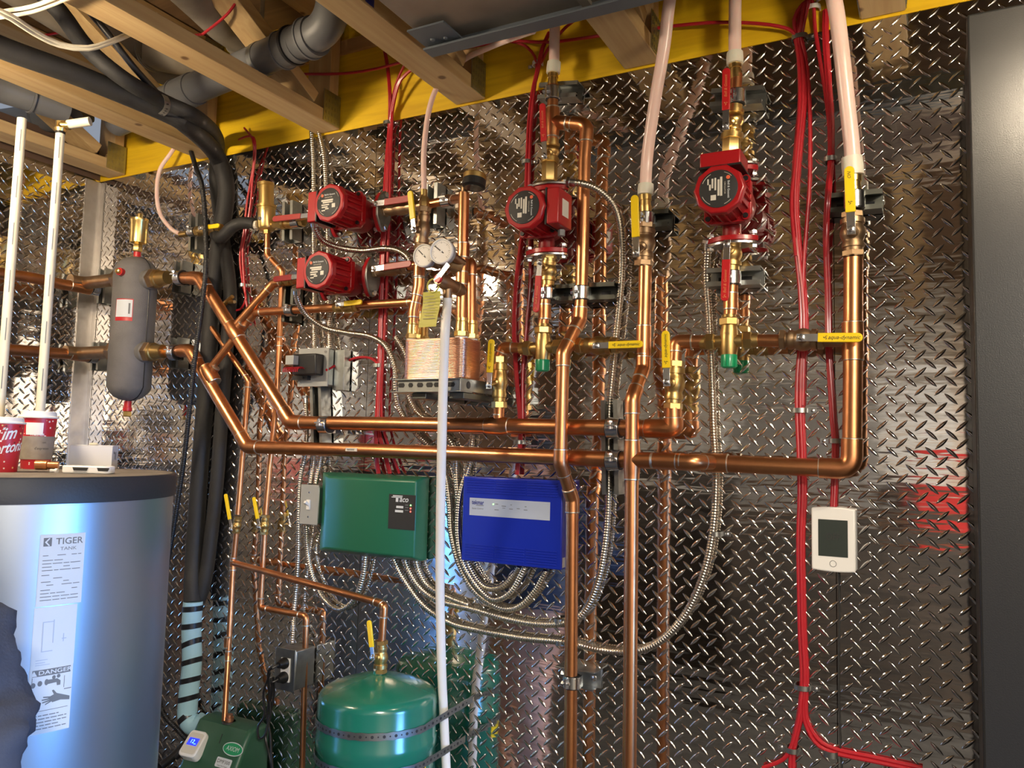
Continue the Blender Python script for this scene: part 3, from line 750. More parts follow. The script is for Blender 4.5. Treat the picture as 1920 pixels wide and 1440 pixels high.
# ================================================================ BRASS BITS
def brass_part(label, segs, name='brass_adapter', cat='fitting', matn='brass', seg=20, group=None):
    """segs: list of (p0,p1,r0,r1,sides)"""
    t = None; mb = MB()
    for i, (p0, p1, r0, r1, sd) in enumerate(segs):
        A = p0 if isinstance(p0, V) else P(*p0); B = p1 if isinstance(p1, V) else P(*p1); a = B - A; L = a.length
        if sd == 6: hexn(mb, A, a.normalized(), max(r0, r1), L, .1)
        else: mb.lathe(A, a, [(0, r0), (L, r1)], sd)
    return tag(mb.build(name, M[matn], sharp=30), label, cat, group)
# mixing valves
def mixing(label, c, d, left, right, top, capx):
    C0 = P(*c, d); t = thing('mixing_valve', label, 'valve', C0)
    mb = MB(); mb.lathe(C0 - EZ * .030, EZ, [(0, .017), (.012, .019), (.04, .020), (.055, .018), (.066, .0165)], 20)
    mb.lathe(C0 - EX * .034, EX, [(0, .0125), (.022, .015), (.046, .015), (.068, .0125)], 18)
    mb.build('valve_body', M['brass'], t)
    for sg in (-1, 1):
        mb = MB(); hexn(mb, C0 + EX * sg * .030, EX * sg, .0195, .020, .1); mb.lathe(C0 + EX * sg * .048, EX * sg, [(0, .0165), (.014, .015)], 18); mb.build('union_nut', M['brass'], t, sharp=20)
    mb = MB(); hexn(mb, C0 + EZ * .034, EZ, .0215, .017, .1); mb.lathe(C0 + EZ * .05, EZ, [(0, .0165), (.008, .015)], 18); mb.build('union_nut', M['brass'], t, sharp=20)
    mb = MB(); mb.lathe(C0 - EZ * .028, -EZ, [(0, .0165), (.003, .0175), (.028, .0155), (.030, .0135)], 20)
    for k in range(12):
        an = 2 * PI * k / 12; q = V((math.cos(an), math.sin(an), 0)); mb.box(C0 - EZ * .044 + q * .0163, EZ, q, EZ.cross(q), .011, .0012, .0016)
    mb.build('green_cap', M['greencap'], t)
    text('MIX', C0 + N * .0205 + EZ * .014, EX, EZ, .008, M['bronze'], t)
    return t
mixing('brass mixing valve with green cap below the centre pump', (1018, 652), .062, 0, 0, 0, 0)
mixing('brass mixing valve with green cap below the right pump', (1367, 640), .060, 0, 0, 0, 0)
# ---------------------------------------------------------------- ball valves
ball_valve('brass valve with level yellow lever between first mixing valve and the riser', (1082, 648), (1160, 648), .062, .0125, (1118, 648), (1206, 645), .105, .0165, words=('aqua-dynamic', 1, .70, .0095, .40), br=1.15)
brass_part('brass adapter joining the levered valve to the riser tee, left of centre right riser', [((1158, 648, .062), (1200, 649, .063), .014, .014, 20)])
ball_valve('brass valve with long yellow lever pointing right across the far right riser', (1462, 637), (1545, 637), .062, .0135, (1503, 633), (1618, 633), .108, .0185, words=('aqua-dynamic', 1, .70, .0108, .40), br=1.15, bodymat='bronze')
brass_part('brass adapter joining the long levered valve to the far right riser', [((1543, 637, .062), (1586, 638, .064), .0145, .0145, 20)], matn='bronze')
ball_valve('brass valve with upright yellow lever on the drop left of the first mixing valve', (936, 766), (937, 668), .067, .0135, (917, 722), (922, 636), .112, .0165, bodymat='brass', words=('aqua-dynamic', 1, .70, .0085, .38))
ball_valve('brass valve with upright yellow lever on the drop left of the second mixing valve', (1262, 768), (1266, 676), .067, .0150, (1250, 716), (1248, 620), .114, .0180, bodymat='brass', words=('aqua-dynamic', 1, .70, .0095, .38))
ball_valve('bronze valve with raised yellow lever below the bent pex tube, above the centre right riser', (1207, 500), (1211, 418), .063, .0155, (1193, 474), (1190, 366), .115, .0180, bodymat='bronze')
ball_valve('bronze valve with tall yellow lever at the top of the far right riser', (1600, 482), (1598, 398), .062, .0160, (1596, 430), (1592, 312), .118, .0190, bodymat='bronze', words=('ON', 1, .85, .009, .42))
ball_valve('brass valve with raised red lever above the centre pump', (1031, 308), (1036, 262), .058, .0135, (1021, 292), (1017, 194), .100, .0155, 'redgrip', words=('Bell & Gossett', 1, .68, .0075, .38), ends=False)
brass_part('hexagonal brass nipple seated on the centre pump top flange', [((1030, 340, .06), (1031, 304, .06), .0195, .0195, 6), ((1031, 306, .06), (1031, 298, .06), .023, .023, 24)])
ball_valve('brass valve with raised red lever above the right pump', (1372, 258), (1378, 198), .060, .0145, (1361, 236), (1362, 128), .104, .0170, 'redgrip', words=('Bell & Gossett', 1, .68, .0085, .38), ends=False, bodymat='brass_lt')
brass_part('hexagonal brass nipple seated on the right pump top flange', [((1371, 290, .06), (1372, 258, .06), .0205, .0205, 6), ((1372, 262, .06), (1373, 252, .06), .0245, .0245, 24)])
ball_valve('brass valve with hanging red lever under the centre pump', (1030, 478), (1027, 536), .058, .0135, (1012, 492), (1005, 586), .100, .0155, 'redgrip', words=('Bell & Gossett', -1, .66, .0075, .92), ends=False)
ball_valve('brass valve with hanging red lever under the right pump', (1373, 440), (1371, 510), .060, .0145, (1363, 458), (1359, 565), .104, .0175, 'redgrip', words=('Bell & Gossett', -1, .66, .0085, .92), ends=False)
ball_valve('brass valve with dull red lever at the inlet of the upper left pump', P(570, 414, .062), P(524, 420, .062), .062, .0120, P(584, 403, .096), P(512, 411, .096), .096, .0165, 'dkredgrip')
ball_valve('brass valve with dull red lever at the inlet of the lower left pump', P(552, 525, .062), P(528, 527, .062), .062, .0110, P(560, 518, .092), P(513, 524, .092), .092, .0165, 'redpaint2')
ball_valve('bronze valve with dull red lever at the outlet of the upper left pump', P(716, 396, .062), P(786, 386, .062), .062, .0125, P(704, 382, .098), P(770, 372, .098), .098, .0185, 'dkredgrip', bodymat='bronze')
ball_valve('bronze valve with dull red lever at the outlet of the lower left pump', P(700, 510, .062), P(766, 500, .062), .062, .0125, P(702, 504, .096), P(772, 494, .096), .096, .0170, 'dkredgrip', bodymat='bronze')
ball_valve('bronze fill valve with hanging yellow lever under the small pink tube', (796, 388), (789, 470), .15, .0125, (776, 430), (769, 358), .185, .0150, bodymat='bronze')
ball_valve('small brass valve with level yellow lever on the pipe between the pumps and the relay', (628, 577), (672, 574), .062, .0110, (634, 571), (679, 566), .090, .0140)
ball_valve('small brass valve with yellow lever by the black insulated lines at upper left', P(368, 434, .07), P(415, 428, .07), .07, .0115, P(376, 428, .098), P(412, 423, .098), .098, .0135)
ball_valve('first of the two little brass valves with yellow levers left of the switch', (447, 968), (442, 1000), .037, .0085, (434, 992), (423, 926), .062, .0110)
ball_valve('second of the two little brass valves with yellow levers left of the switch', (498, 965), (495, 1002), .035, .0085, (486, 988), (476, 932), .060, .0110)
ball_valve('brass valve with yellow lever standing on the green expansion tank', (715, 1200), (713, 1262), .16, .0115, (699, 1232), (692, 1163), .195, .0125)
# ---------------------------------------------------------------- pex tubes and adapters
def pex(label, pts, r, mt='pex', name='pex_tube', group=None):
    return tag(MB().tube(curve(PP(pts), .01), r, 18).build(name, M[mt]), label, 'tube', group)
def pexend(label, pts_top, p_ring0, p_ring1, p_br, r):
    t = thing('pex_adapter', label, 'fitting', p_ring1 if isinstance(p_ring1, V) else P(*p_ring1))
    A = P(*p_ring0); B = P(*p_ring1); C = P(*p_br); a = (B - A); L = a.length
    mb = MB(); mb.lathe(A, a, [(0, r * 1.02), (.001, r * 1.28), (L * .5, r * 1.34), (L - .001, r * 1.30), (L, r * 1.0)], 24); mb.build('expansion_collar', M['pexring'], t)
    a2 = C - B; L2 = a2.length; mb = MB(); mb.lathe(B, a2, [(0, r * 1.02), (L2 * .3, r * 1.02), (L2 * .32, r * .9), (L2 * .6, r * .92), (L2 * .62, r * 1.0), (L2, r * .98)], 24); mb.build('brass_barb', M['brass_lt'], t)
    return t
pex('straight pink pex tube dropping from the duct edge above the centre valve', [(1041, 20, .062), (1040, 60, .06), (1039, 120, .058)], .0132)
pexend('collar and brass end of the pex tube above the centre valve', None, (1039, 116, .058), (1037, 138, .058), (1036, 164, .058), .0132)
pex('long bent pink pex tube coming down to the bronze valve right of centre', [(1262, -40, .16), (1253, 20, .15), (1245, 90, .13), (1228, 190, .10), (1214, 290, .07), (1210, 352, .063)], .0138)
pexend('collar and brass end of the long bent pex tube', None, (1211, 345, .063), (1210, 366, .063), (1211, 400, .063), .0138)
pex('straight pink pex tube dropping to the right red levered valve', [(1379, -40, .06), (1378, 40, .06), (1378, 104, .06)], .0138)
pexend('collar and brass end of the straight pex tube above the right red valve', None, (1378, 98, .06), (1378, 121, .06), (1380, 148, .06), .0138)
pex('thick pink pex tube slanting down to the far right valve', [(1550, -50, .13), (1566, 10, .12), (1577, 90, .105), (1588, 190, .08), (1596, 262, .068), (1599, 300, .064)], .0158)
pexend('collar and copper end of the thick slanting pex tube', None, (1597, 294, .066), (1600, 330, .063), (1600, 366, .062), .0158)
pex('thin pink tube dropping from behind the truss to the fill valve', [(1000, 58, .30), (960, 72, .22), (915, 90, .15), (870, 112, .09), (828, 150, .10), (806, 200, .12), (795, 280, .14), (795, 362, .15)], .0070)
brass_part('brass sleeve joining the thin pink tube to the fill valve', [((795, 356, .15), (795, 372, .15), .009, .009, 18), ((795, 370, .15), (796, 392, .15), .0125, .0125, 6)])
pex('thin pink tube looping down from the yellow board at the left', [(336, 262, .03), (322, 285, .045), (300, 318, .06), (294, 360, .07), (300, 400, .075), (320, 428, .075), (340, 440, .072)], .0065)
# ---------------------------------------------------------------- brass nuts along rows
brass_part('brass coupling between upper pump inlet valve and the air eliminator', [((528, 420, .062), (514, 421, .062), .013, .013, 6), ((516, 421, .062), (507, 422, .062), .011, .011, 18)], matn='brass')
brass_part('brass end sleeve of the looping thin pink tube', [((338, 440, .072), (352, 438, .072), .0095, .0095, 18)])
# tees on the fill column
brass_part('bronze tee where the upper pump row passes behind the fill column', [((782, 387, .062), (806, 383, .062), .0145, .0145, 20), ((795, 386, .062), (795, 388, .13), .012, .012, 18)], matn='bronze')
# ---------------------------------------------------------------- air eliminator
t = thing('air_eliminator', 'large brass air eliminator at the left end of the upper pump row', 'air vent', P(500, 430, .062))
c0 = P(500, 432, .062); c1 = P(499, 344, .062); H = (c1 - c0).length; a = (c1 - c0).normalized()
mb = MB(); mb.lathe(c0, a, [(0, .011), (.001, .022), (.008, .0265), (H * .46, .0265), (H * .465, .0295), (H * .52, .0295), (H * .525, .0225), (H * .93, .0225), (H * .935, .0240), (H * .995, .0240), (H, .020)], 28); mb.build('eliminator_body', M['brass_lt'], t)
mb = MB(); mb.lathe(c0 - a * .012, a, [(0, .011), (.014, .012)], 6); mb.build('bottom_nut', M['brass'], t)
mb = MB(); mb.box(c1 + a * .004 - EX * .012, EX, EY, a, .012, .008, .004); mb.box(c1 - a * .003 - EX * .026, EX, EY, a, .004, .007, .010); mb.build('vent_cap', M['brass_lt'], t)
mb = MB(); q = P(484, 421, .062); mb.lathe(q, -EX, [(0, .0125), (.016, .0125), (.017, .0155), (.026, .0155)], 20); mb.build('side_nipple', M['offwhite'], t)
mb = MB(); mb.lathe(c0 + a * .030 + N * .0275, N, [(0, .006), (.002, .005)], 14, 0); mb.build('foil_sticker', M['chrome'], t)
# ---------------------------------------------------------------- small brass on diag main: drain cock
brass_part('little brass drain cock behind the upper diagonal main', [((418, 572, .05), (436, 556, .06), .008, .006, 12), ((428, 566, .05), (440, 566, .07), .006, .004, 6)])
# ================================================================ STRUTS AND CLAMPS
strut('short upright strut behind the two mains below the relay box', (612, 838), (609, 726))
strut('upright strut behind the two mains by the centre risers', (1156, 926), (1153, 752))
strut('dark level strut under the centre pump carrying two clamps', (1012, 556), (1162, 550), 'dkzinc')
strut('short strut stub at the top of the centre pump column', (1022, 182), (1093, 178))
strut('strut stub behind the right pump column at the top', (1340, 196), (1436, 190))
strut('strut stub behind the right pump column under its flange', (1333, 527), (1432, 522))
strut('dark strut stub beside the bronze valve under the bent tube', (1200, 420), (1262, 416), 'dkzinc')
strut('dark strut stub beside the far right yellow lever', (1552, 391), (1656, 382), 'dkzinc')
strut('upright strut between the fill valve and the black gauge', (822, 428), (824, 352))
strut('upright strut left of the upper left pump', (556, 456), (557, 384))
strut('upright strut behind the lower left pump inlet and its branch', (556, 606), (560, 520), 'dkzinc')
strut('upright strut behind the small yellow valve by the black lines', (380, 474), (382, 408))
strut('upright strut behind the upper separator outlet', (350, 552), (354, 494))
strut('upright strut behind the lower separator outlet', (345, 692), (348, 636))
strut('upright strut behind the upper separator inlet', (208, 572), (212, 508))
strut('upright strut behind the lower separator inlet', (196, 696), (200, 644))
# angle bracket low on the centre riser
t = thing('angle_bracket', 'galvanised angle bracket with bolts low on the centre riser', 'bracket', P(1092, 1262, 0))
c = P(1092, 1248, .0); mb = MB(); mb.box(c + N * .022 - EZ * .0, EX, EY, EZ, .050, .024, .0016); mb.box(c + N * .003 - EZ * .022, EX, EY, EZ, .050, .0016, .022); mb.build('angle_plate', M['zinc'], t, bevel=.0005)
mb = MB(); mb.box(c + N * .022 - EZ * .042, EX, EY, EZ, .042, .018, .0014); hexn(mb, c + N * .02 - EX * .045 - EZ * .02, EX, .008, .012); hexn(mb, c + N * .010 + EX * .035 - EZ * .02, N, .008, .006); mb.build('bracket_bolt', M['chrome'], t)
CG = 'pipe clamps on the strut channels'
clamp('zinc clamp on the upper main below the relay box', (611, 797, .069), EX, RM)
clamp('zinc clamp on the upper main behind the centre risers', (1152, 803, .067), EX, RM)
clamp('zinc clamp on the lower main behind the centre risers', (1152, 863, .067), EX, RM)
clamp('bright clamp beside the hanging red lever of the centre pump', (1026, 551, .058), EZ, .0135, w=.026)
clamp('bright clamp on the centre riser just above its jog', (1089, 550, .058), EZ, R1, w=.030)
clamp('bright clamp under the pex tube above the centre pump', (1036, 176, .058), EZ, .0135, w=.030)
clamp('bright clamp behind the raised red lever of the right pump', (1382, 183, .06), EZ, .0130, w=.030)
clamp('bright clamp behind the hanging red lever of the right pump', (1372, 522, .06), EZ, .0145, w=.028)
clamp('bright clamp below the collar of the bent pex tube', (1211, 411, .063), EZ, .0140, w=.026)
clamp('bright clamp behind the tall yellow lever at the far right', (1602, 376, .062), EZ, .0150, w=.034)
clamp('clamp on the centre riser at its low angle bracket', (1073, 1278, .055), EZ, R1, w=.026)
clamp('clamp on the upper pump row right of the fill valve', (838, 377, .062), EX, R34, w=.026)
clamp('clamp on the row left of the upper left pump', (556, 417, .062), EX, .0120, w=.026)
clamp('black cushioned clamp on the level branch left of its yellow valve', (545, 582, .062), EX, R34, w=.026)
clamp('clamp left of the small yellow valve by the black lines', (361, 435, .07), EX, .0095, w=.026)
clamp('clamp on the upper separator outlet before the elbow', (339, 521, .10), EX, RM, w=.024)
clamp('clamp on the lower separator outlet before the elbow', (328, 661, .10), EX, RM, w=.024)
clamp('clamp on the upper left wall pipe at the separator', PX(176, 541, -2.545), EY, RM, w=.024)
clamp('clamp on the lower left wall pipe at the separator', PX(172, 668, -2.545), EY, RM, w=.024)

# ================================================================ SEPARATOR
A = P(258, 482, .115); B = P(239, 752, .115); A.x = B.x = (A.x + B.x) / 2; A.y = B.y
t = thing('hydraulic_separator', 'tall grey foam covered separator hanging beside the left corner', 'separator', B)
H = (A - B).length; r = .066
prof = [(0, .004), (.003, .022), (.012, .042), (.026, .056), (.044, r), (H - .044, r), (H - .026, .056), (H - .012, .042), (H - .003, .022), (H, .004)]
mb = MB(); mb.lathe(B, EZ, prof, 40); mb.build('foam_shell', M['vessel'], t)
mb = MB(); pr = [(tt, rr + .0006) for tt, rr in prof]
for sg in (1,):
    dirn = (CAM - (A + B) / 2); dirn.z = 0; dirn.normalize(); ang = math.radians(38); dd = V((dirn.x * math.cos(ang) - dirn.y * math.sin(ang), dirn.x * math.sin(ang) + dirn.y * math.cos(ang), 0))
    mb.tube([B + EZ * tt + dd * rr for tt, rr in pr], .0016, 6)
mb.build('shell_seam', M['black'], t)
for nm, px, py in (('outlet', 300, 522), ('outlet', 284, 660)):
    q = P(px, py, .115); q.x = B.x; zc = q.z
    mb = MB(); mb.lathe(V((B.x + .045, B.y, zc)), EX, [(0, .034), (.030, .032), (.034, .028)], 24); mb.build('outlet_boss', M['vessel'], t)
    mb = MB(); hexn(mb, V((B.x + .078, B.y, zc)), EX, .0330, .026, .08); mb.build('union_nut', M['bronze'], t, sharp=20)
    mb = MB(); mb.lathe(V((B.x + .104, B.y, zc)), EX, [(0, .029), (.010, .028), (.011, .024), (.05, .021)], 24); mb.build('union_tail', M['brass'], t)
for px, py in ((200, 540), (190, 668)):
    zc = PX(px, py, -2.545).z; x1 = -2.545
    mb = MB(); mb.lathe(V((B.x - .045, B.y, zc)), -EX, [(0, .032), (.03, .030)], 24); mb.build('inlet_boss', M['vessel'], t)
    mb = MB(); hexn(mb, V((B.x - .075, B.y, zc)), -EX, .0320, .024, .08); mb.tube(fillet([V((B.x - .098, B.y, zc)), V((x1, B.y, zc)), V((x1, B.y - .05, zc))], .03, 6), .0215, 18); mb.build('inlet_union', M['bronze'], t)
mb = MB(); tp = A + EZ * -.002; mb.lathe(tp, EZ, [(0, .0115), (.020, .0115)], 16); mb.build('red_nipple', M['redgrip'], t)
mb = MB(); hexn(mb, tp + EZ * .018, EZ, .0150, .026); mb.lathe(tp + EZ * .044, EZ, [(0, .012), (.004, .0255), (.010, .0265), (.072, .0265), (.075, .0285), (.084, .0285), (.086, .010), (.100, .009), (.104, .004)], 24); mb.build('air_vent', M['brass_lt'], t)
mb = MB(); q = V(P(227, 522, .115)); q.x = B.x; f_ = (dirn + V((-.55, -.35, 0))).normalized(); q = V((B.x, B.y, q.z)) + f_ * .060
mb.lathe(q, f_, [(0, .0125), (.018, .0120)], 16); mb.build('red_plug', M['redgrip'], t)
mb = MB(); mb.lathe(q + f_ * .018, f_, [(0, .0085), (.010, .0080), (.012, .004)], 10); mb.build('plug_tip', M['brass_lt'], t)
mb = MB(); mb.lathe(B - EZ * .0, -EZ, [(0, .0115), (.020, .0115), (.021, .014), (.032, .014)], 16); mb.build('bottom_red_nipple', M['redgrip'], t)
mb = MB(); hexn(mb, B - EZ * .032, -EZ, .0135, .018); mb.build('drain_plug', M['brass_lt'], t)
# label wrapped on the shell
def cyl_patch(cx, cy, R, th0, th1, z0, z1, off=.0008, n=14):
    vs = []; fs = []
    for j, z in enumerate((z0, z1)):
        for k in range(n + 1):
            th = th0 + (th1 - th0) * k / n
            for o_ in (off, off - .0006): vs.append(V((cx + (R + o_) * math.cos(th), cy + (R + o_) * math.sin(th), z)))
    W2 = (n + 1) * 2
    for k in range(n):
        fs.append((k * 2, k * 2 + 2, W2 + k * 2 + 2, W2 + k * 2)); fs.append((k * 2 + 1, W2 + k * 2 + 1, W2 + k * 2 + 3, k * 2 + 3))
    mb = MB(); mb.add(vs, fs); return mb
def cyl_hit(px, py, cx, cy, R):
    v = ray(px, py); a = v.x ** 2 + v.y ** 2; dx = CAM.x - cx; dy = CAM.y - cy
    b = 2 * (v.x * dx + v.y * dy); c = dx * dx + dy * dy - R * R; disc = max(0, b * b - 4 * a * c); tt = (-b - math.sqrt(disc)) / (2 * a)
    p = CAM + v * tt; return math.atan2(p.y - cy, p.x - cx), p.z
def cyl_map(cx, cy, R, th0, z0, off):
    return lambda x, y: V((cx + (R + off) * math.cos(th0 + x / R), cy + (R + off) * math.sin(th0 + x / R), z0 + y))
ta, za = cyl_hit(219, 560, B.x, B.y, r); tb, zb = cyl_hit(248, 602, B.x, B.y, r)
mb = cyl_patch(B.x, B.y, r, ta, tb, zb, za); lb = mb.build('paper_label', M['redgrip'], t)
mb = cyl_patch(B.x, B.y, r, ta + .03, tb - .03, zb + .012, za - .003, off=.0014); mb.build('label_panel', M['label'], lb)
mb = cyl_patch(B.x, B.y, r, tb - .20, tb - .12, zb + .022, za - .014, off=.0019, n=4); mb.build('label_print', M['grayink'], lb)

# ================================================================ BLACK LINES
def ins(label, pts, r, seg=16): return tag(MB().tube(curve(PP(pts), .02), r, seg).build('insulated_line', M['rubber']), label, 'pipe insulation')
zb_ = 2.478
ins('thicker black insulated line from the far left through the strap and down the corner', [PZ(-260, -60, 2.47), PZ(-60, 55, 2.47), PZ(0, 88, 2.47), PZ(150, 143, 2.47), PZ(305, 208, 2.455), PZ(352, 236, 2.44), P(405, 290, .10), P(424, 350, .065), P(417, 420, .048), P(402, 520, .034), P(393, 640, .032), P(384, 760, .032), P(373, 900, .032), P(364, 1040, .036), P(361, 1100, .050), P(361, 1130, .058)], .0262)
ins('second black insulated line coming from the top left into the strap and down behind', [PZ(60, -30, 2.62), PZ(112, 22, 2.58), PZ(165, 92, 2.53), PZ(235, 150, 2.48), PZ(310, 192, 2.47), PZ(372, 222, 2.46), P(408, 262, .045), P(404, 330, .034), P(414, 420, .027), P(431, 540, .027), P(426, 640, .026), P(417, 760, .026), P(407, 900, .026), P(394, 1020, .026), P(384, 1090, .030), P(372, 1128, .036)], .0205)
ins('short black foam elbow between the small yellow valve and the air eliminator', [P(404, 440, .06), P(415, 446, .085), P(432, 428, .085), P(452, 418, .075), P(478, 420, .062)], .0185)
tag(MB().tube(curve([PZ(128, -40, 2.66), PZ(150, 0, 2.64), PZ(200, 60, 2.58), PZ(250, 125, 2.52), PZ(305, 186, 2.48)], .01), .0085, 12).build('black_cable', M['black']), 'thin black cable crossing above the thicker black lines to the strap', 'cable')
flex('thin ribbed black conduit hanging left of the insulated lines', [P(352, 262, .05), P(366, 310, .085), P(379, 350, .10), P(385, 420, .105), P(386, 500, .13), P(378, 580, .13), P(367, 660, .13), P(356, 760, .12), P(345, 860, .10), P(330, 960, .08), P(314, 1060, .07), P(302, 1160, .07), P(298, 1260, .07), P(303, 1330, .07), P(335, 1370, .06), P(365, 1400, .06)], .0072, None, .0058, 'black', 'ribbed_conduit')
# strap
t = thing('perforated_strap', 'perforated metal strap tying the black lines under a truss', 'strap', PZ(310, 200, 2.47))
sp = [PZ(313, 178, 2.50), PZ(321, 192, 2.44), PZ(320, 207, 2.43), PZ(310, 218, 2.435), PZ(297, 222, 2.47)]
sp = curve([p + V((0, -.012, 0)) for p in sp], .006); vs = []; fs = []
mb = MB()
for i, p in enumerate(sp[:-1]):
    d = (sp[i + 1] - p).normalized(); mb.box((p + sp[i + 1]) / 2, d, EY, d.cross(EY), (sp[i + 1] - p).length / 2 + .001, .009, .0008)
mb.build('band', M['zinc'], t)
mb = MB()
for i in range(1, len(sp) - 1, 3):
    d = (sp[i + 1] - sp[i]).normalized(); nn = d.cross(EY); nn = nn if nn.z < 0 else -nn; mb.lathe(sp[i] + nn * .0009, nn, [(0, .0032), (.0006, .0032)], 10)
mb.build('punched_hole', M['black'], t)
# pale blue foam end with spiral tape
pts = curve([P(362, 1128, .058), P(359, 1180, .06), P(360, 1240, .06), P(354, 1300, .062), P(352, 1345, .062), P(366, 1362, .055), P(385, 1352, .04)], .01)
t = thing('pale_foam_line_end', 'pale blue foam pipe end spiralled with black tape', 'pipe insulation', pts[0])
MB().tube(pts, .0285, 18).build('foam', M['paleblue'], t)
L = len(pts)
for k in range(7):
    mb = MB()
    i = int((k + .35) * (L - 4) / 7) + 1; c = pts[i]; d = (pts[i + 1] - pts[i]).normalized(); a = (d + EX * (.10 if k < 2 else .34)).normalized()
    q = [c + a.cross(N).normalized() * math.cos(x) * .0292 * 1.01 + a.cross(a.cross(N)).normalized() * math.sin(x) * .0292 * 1.01 for x in [2 * PI * j / 24 for j in range(25)]]
    vs = []; fs = []
    for j, p in enumerate(q):
        o_ = (p - c).normalized(); vs += [p - d * .008, p + d * .008, p + d * .008 + o_ * .001, p - d * .008 + o_ * .001]
    for j in range(24):
        for e in range(4): fs.append((j * 4 + e, j * 4 + (e + 1) % 4, j * 4 + 4 + (e + 1) % 4, j * 4 + 4 + e))
    mb.add(vs, fs); mb.build('spiral_tape', M['tape'], t)

# ================================================================ CONDUITS
FX = 'armoured flexible conduits'
flex('armoured conduit from the truss straight down left of the pumps', [(584, 246, .012), (587, 300, .012), (588, 360, .012), (588, 440, .012), (589, 520, .012), (589, 600, .012), (589, 655, .02)], .0066, None)
flex('armoured conduit beside it from the truss passing behind the upper left pump', [(598, 248, .012), (607, 290, .012), (611, 350, .012), (614, 430, .012), (616, 520, .012), (617, 600, .012), (618, 655, .02)], .0066, None)
flex('armoured whip from the upper left pump box sweeping right to the gauges', [(588, 412, .16), (592, 432, .14), (606, 452, .10), (636, 464, .05), (680, 470, .03), (722, 466, .03), (752, 472, .03), (770, 492, .03), (782, 540, .02), (786, 600, .015)], .0085, None, conn=(0,))
flex('armoured whip from the lower left pump box drooping past the relay to below the exchanger', [(556, 540, .16), (558, 562, .14), (574, 590, .10), (608, 614, .05), (650, 624, .03), (695, 631, .03), (724, 650, .03), (740, 690, .03), (742, 730, .03), (750, 768, .02), (778, 810, .015), (812, 845, .012), (832, 880, .012), (842, 940, .012), (846, 1000, .012), (862, 1060, .012), (890, 1108, .014), (930, 1137, .014), (968, 1140, .014), (1002, 1110, .014), (1024, 1070, .02)], .0078, None, conn=(0,))
flex('armoured conduit dropping right of the first whip and curling under the exchanger', [(742, 632, .014), (762, 668, .014), (765, 720, .014), (768, 745, .014), (785, 775, .014), (820, 800, .014), (850, 840, .014), (856, 900, .014), (860, 960, .014), (864, 1010, .014), (878, 1060, .014), (905, 1098, .014), (936, 1102, .014), (962, 1080, .014), (974, 1062, .02)], .0078, None)
flex('innermost armoured loop under the blue box', [(886, 815, .012), (880, 870, .012), (862, 930, .03), (858, 1000, .03), (868, 1055, .03), (895, 1100, .03), (925, 1124, .03), (958, 1110, .03), (985, 1062, .03)], .0075, None)
flex('armoured conduit from the centre pump curving right then down and round to the green box', [(1066, 342, .115), (1090, 344, .11), (1118, 354, .08), (1146, 378, .05), (1160, 412, .035), (1166, 470, .025), (1164, 540, .022), (1156, 620, .02), (1149, 690, .018), (1143, 750, .018), (1141, 830, .016), (1141, 920, .016), (1137, 1000, .016), (1124, 1080, .016), (1100, 1140, .016), (1068, 1166, .016), (1010, 1170, .016), (950, 1160, .016), (885, 1142, .016), (820, 1125, .016), (784, 1098, .016), (762, 1060, .016), (756, 1036, .02)], .0082, None, conn=(0,))
flex('long armoured conduit from the right pump swinging low to the green box', [(1328, 452, .06), (1325, 520, .03), (1330, 600, .018), (1334, 700, .016), (1337, 800, .016), (1342, 900, .016), (1336, 1000, .016), (1318, 1080, .016), (1286, 1150, .016), (1240, 1200, .016), (1190, 1221, .016), (1130, 1219, .016), (1060, 1204, .016), (980, 1196, .016), (900, 1182, .016), (845, 1168, .016), (795, 1136, .016), (758, 1088, .016), (738, 1050, .016), (734, 1034, .02)], .0082, None, conn=(0,))
flex('short armoured conduit curling inside the two long ones under the green box', [(780, 1036, .02), (782, 1062, .016), (800, 1096, .016), (836, 1118, .016), (880, 1135, .014)], .0078, None)
flex('left armoured conduit below the relay running down past the switch', [(572, 744, .02), (575, 800, .016), (572, 850, .016), (563, 900, .020), (560, 980, .028), (558, 1060, .02), (551, 1150, .02), (547, 1208, .05)], .0066, None, conn=(0,))
flex('middle armoured conduit below the relay dropping into the switch box', [(586, 744, .02), (588, 800, .016), (588, 860, .018), (582, 908, .03)], .0066, None, conn=(0,))
flex('right armoured conduit below the relay dropping into the switch box', [(604, 740, .02), (604, 800, .016), (600, 860, .018), (592, 908, .03)], .0066, None, conn=(0,))
flex('armoured loop hanging from the switch round to the green box bottom', [(574, 984, .03), (576, 1030, .016), (586, 1080, .016), (606, 1122, .016), (636, 1143, .016), (664, 1124, .016), (680, 1082, .016), (686, 1032, .02)], .0072, None)

# ================================================================ BOXES
def boxw(px0, py0, px1, py1, d0, d1):
    a = P(px0, py0, d1); b = P(px1, py1, d1); return a, b
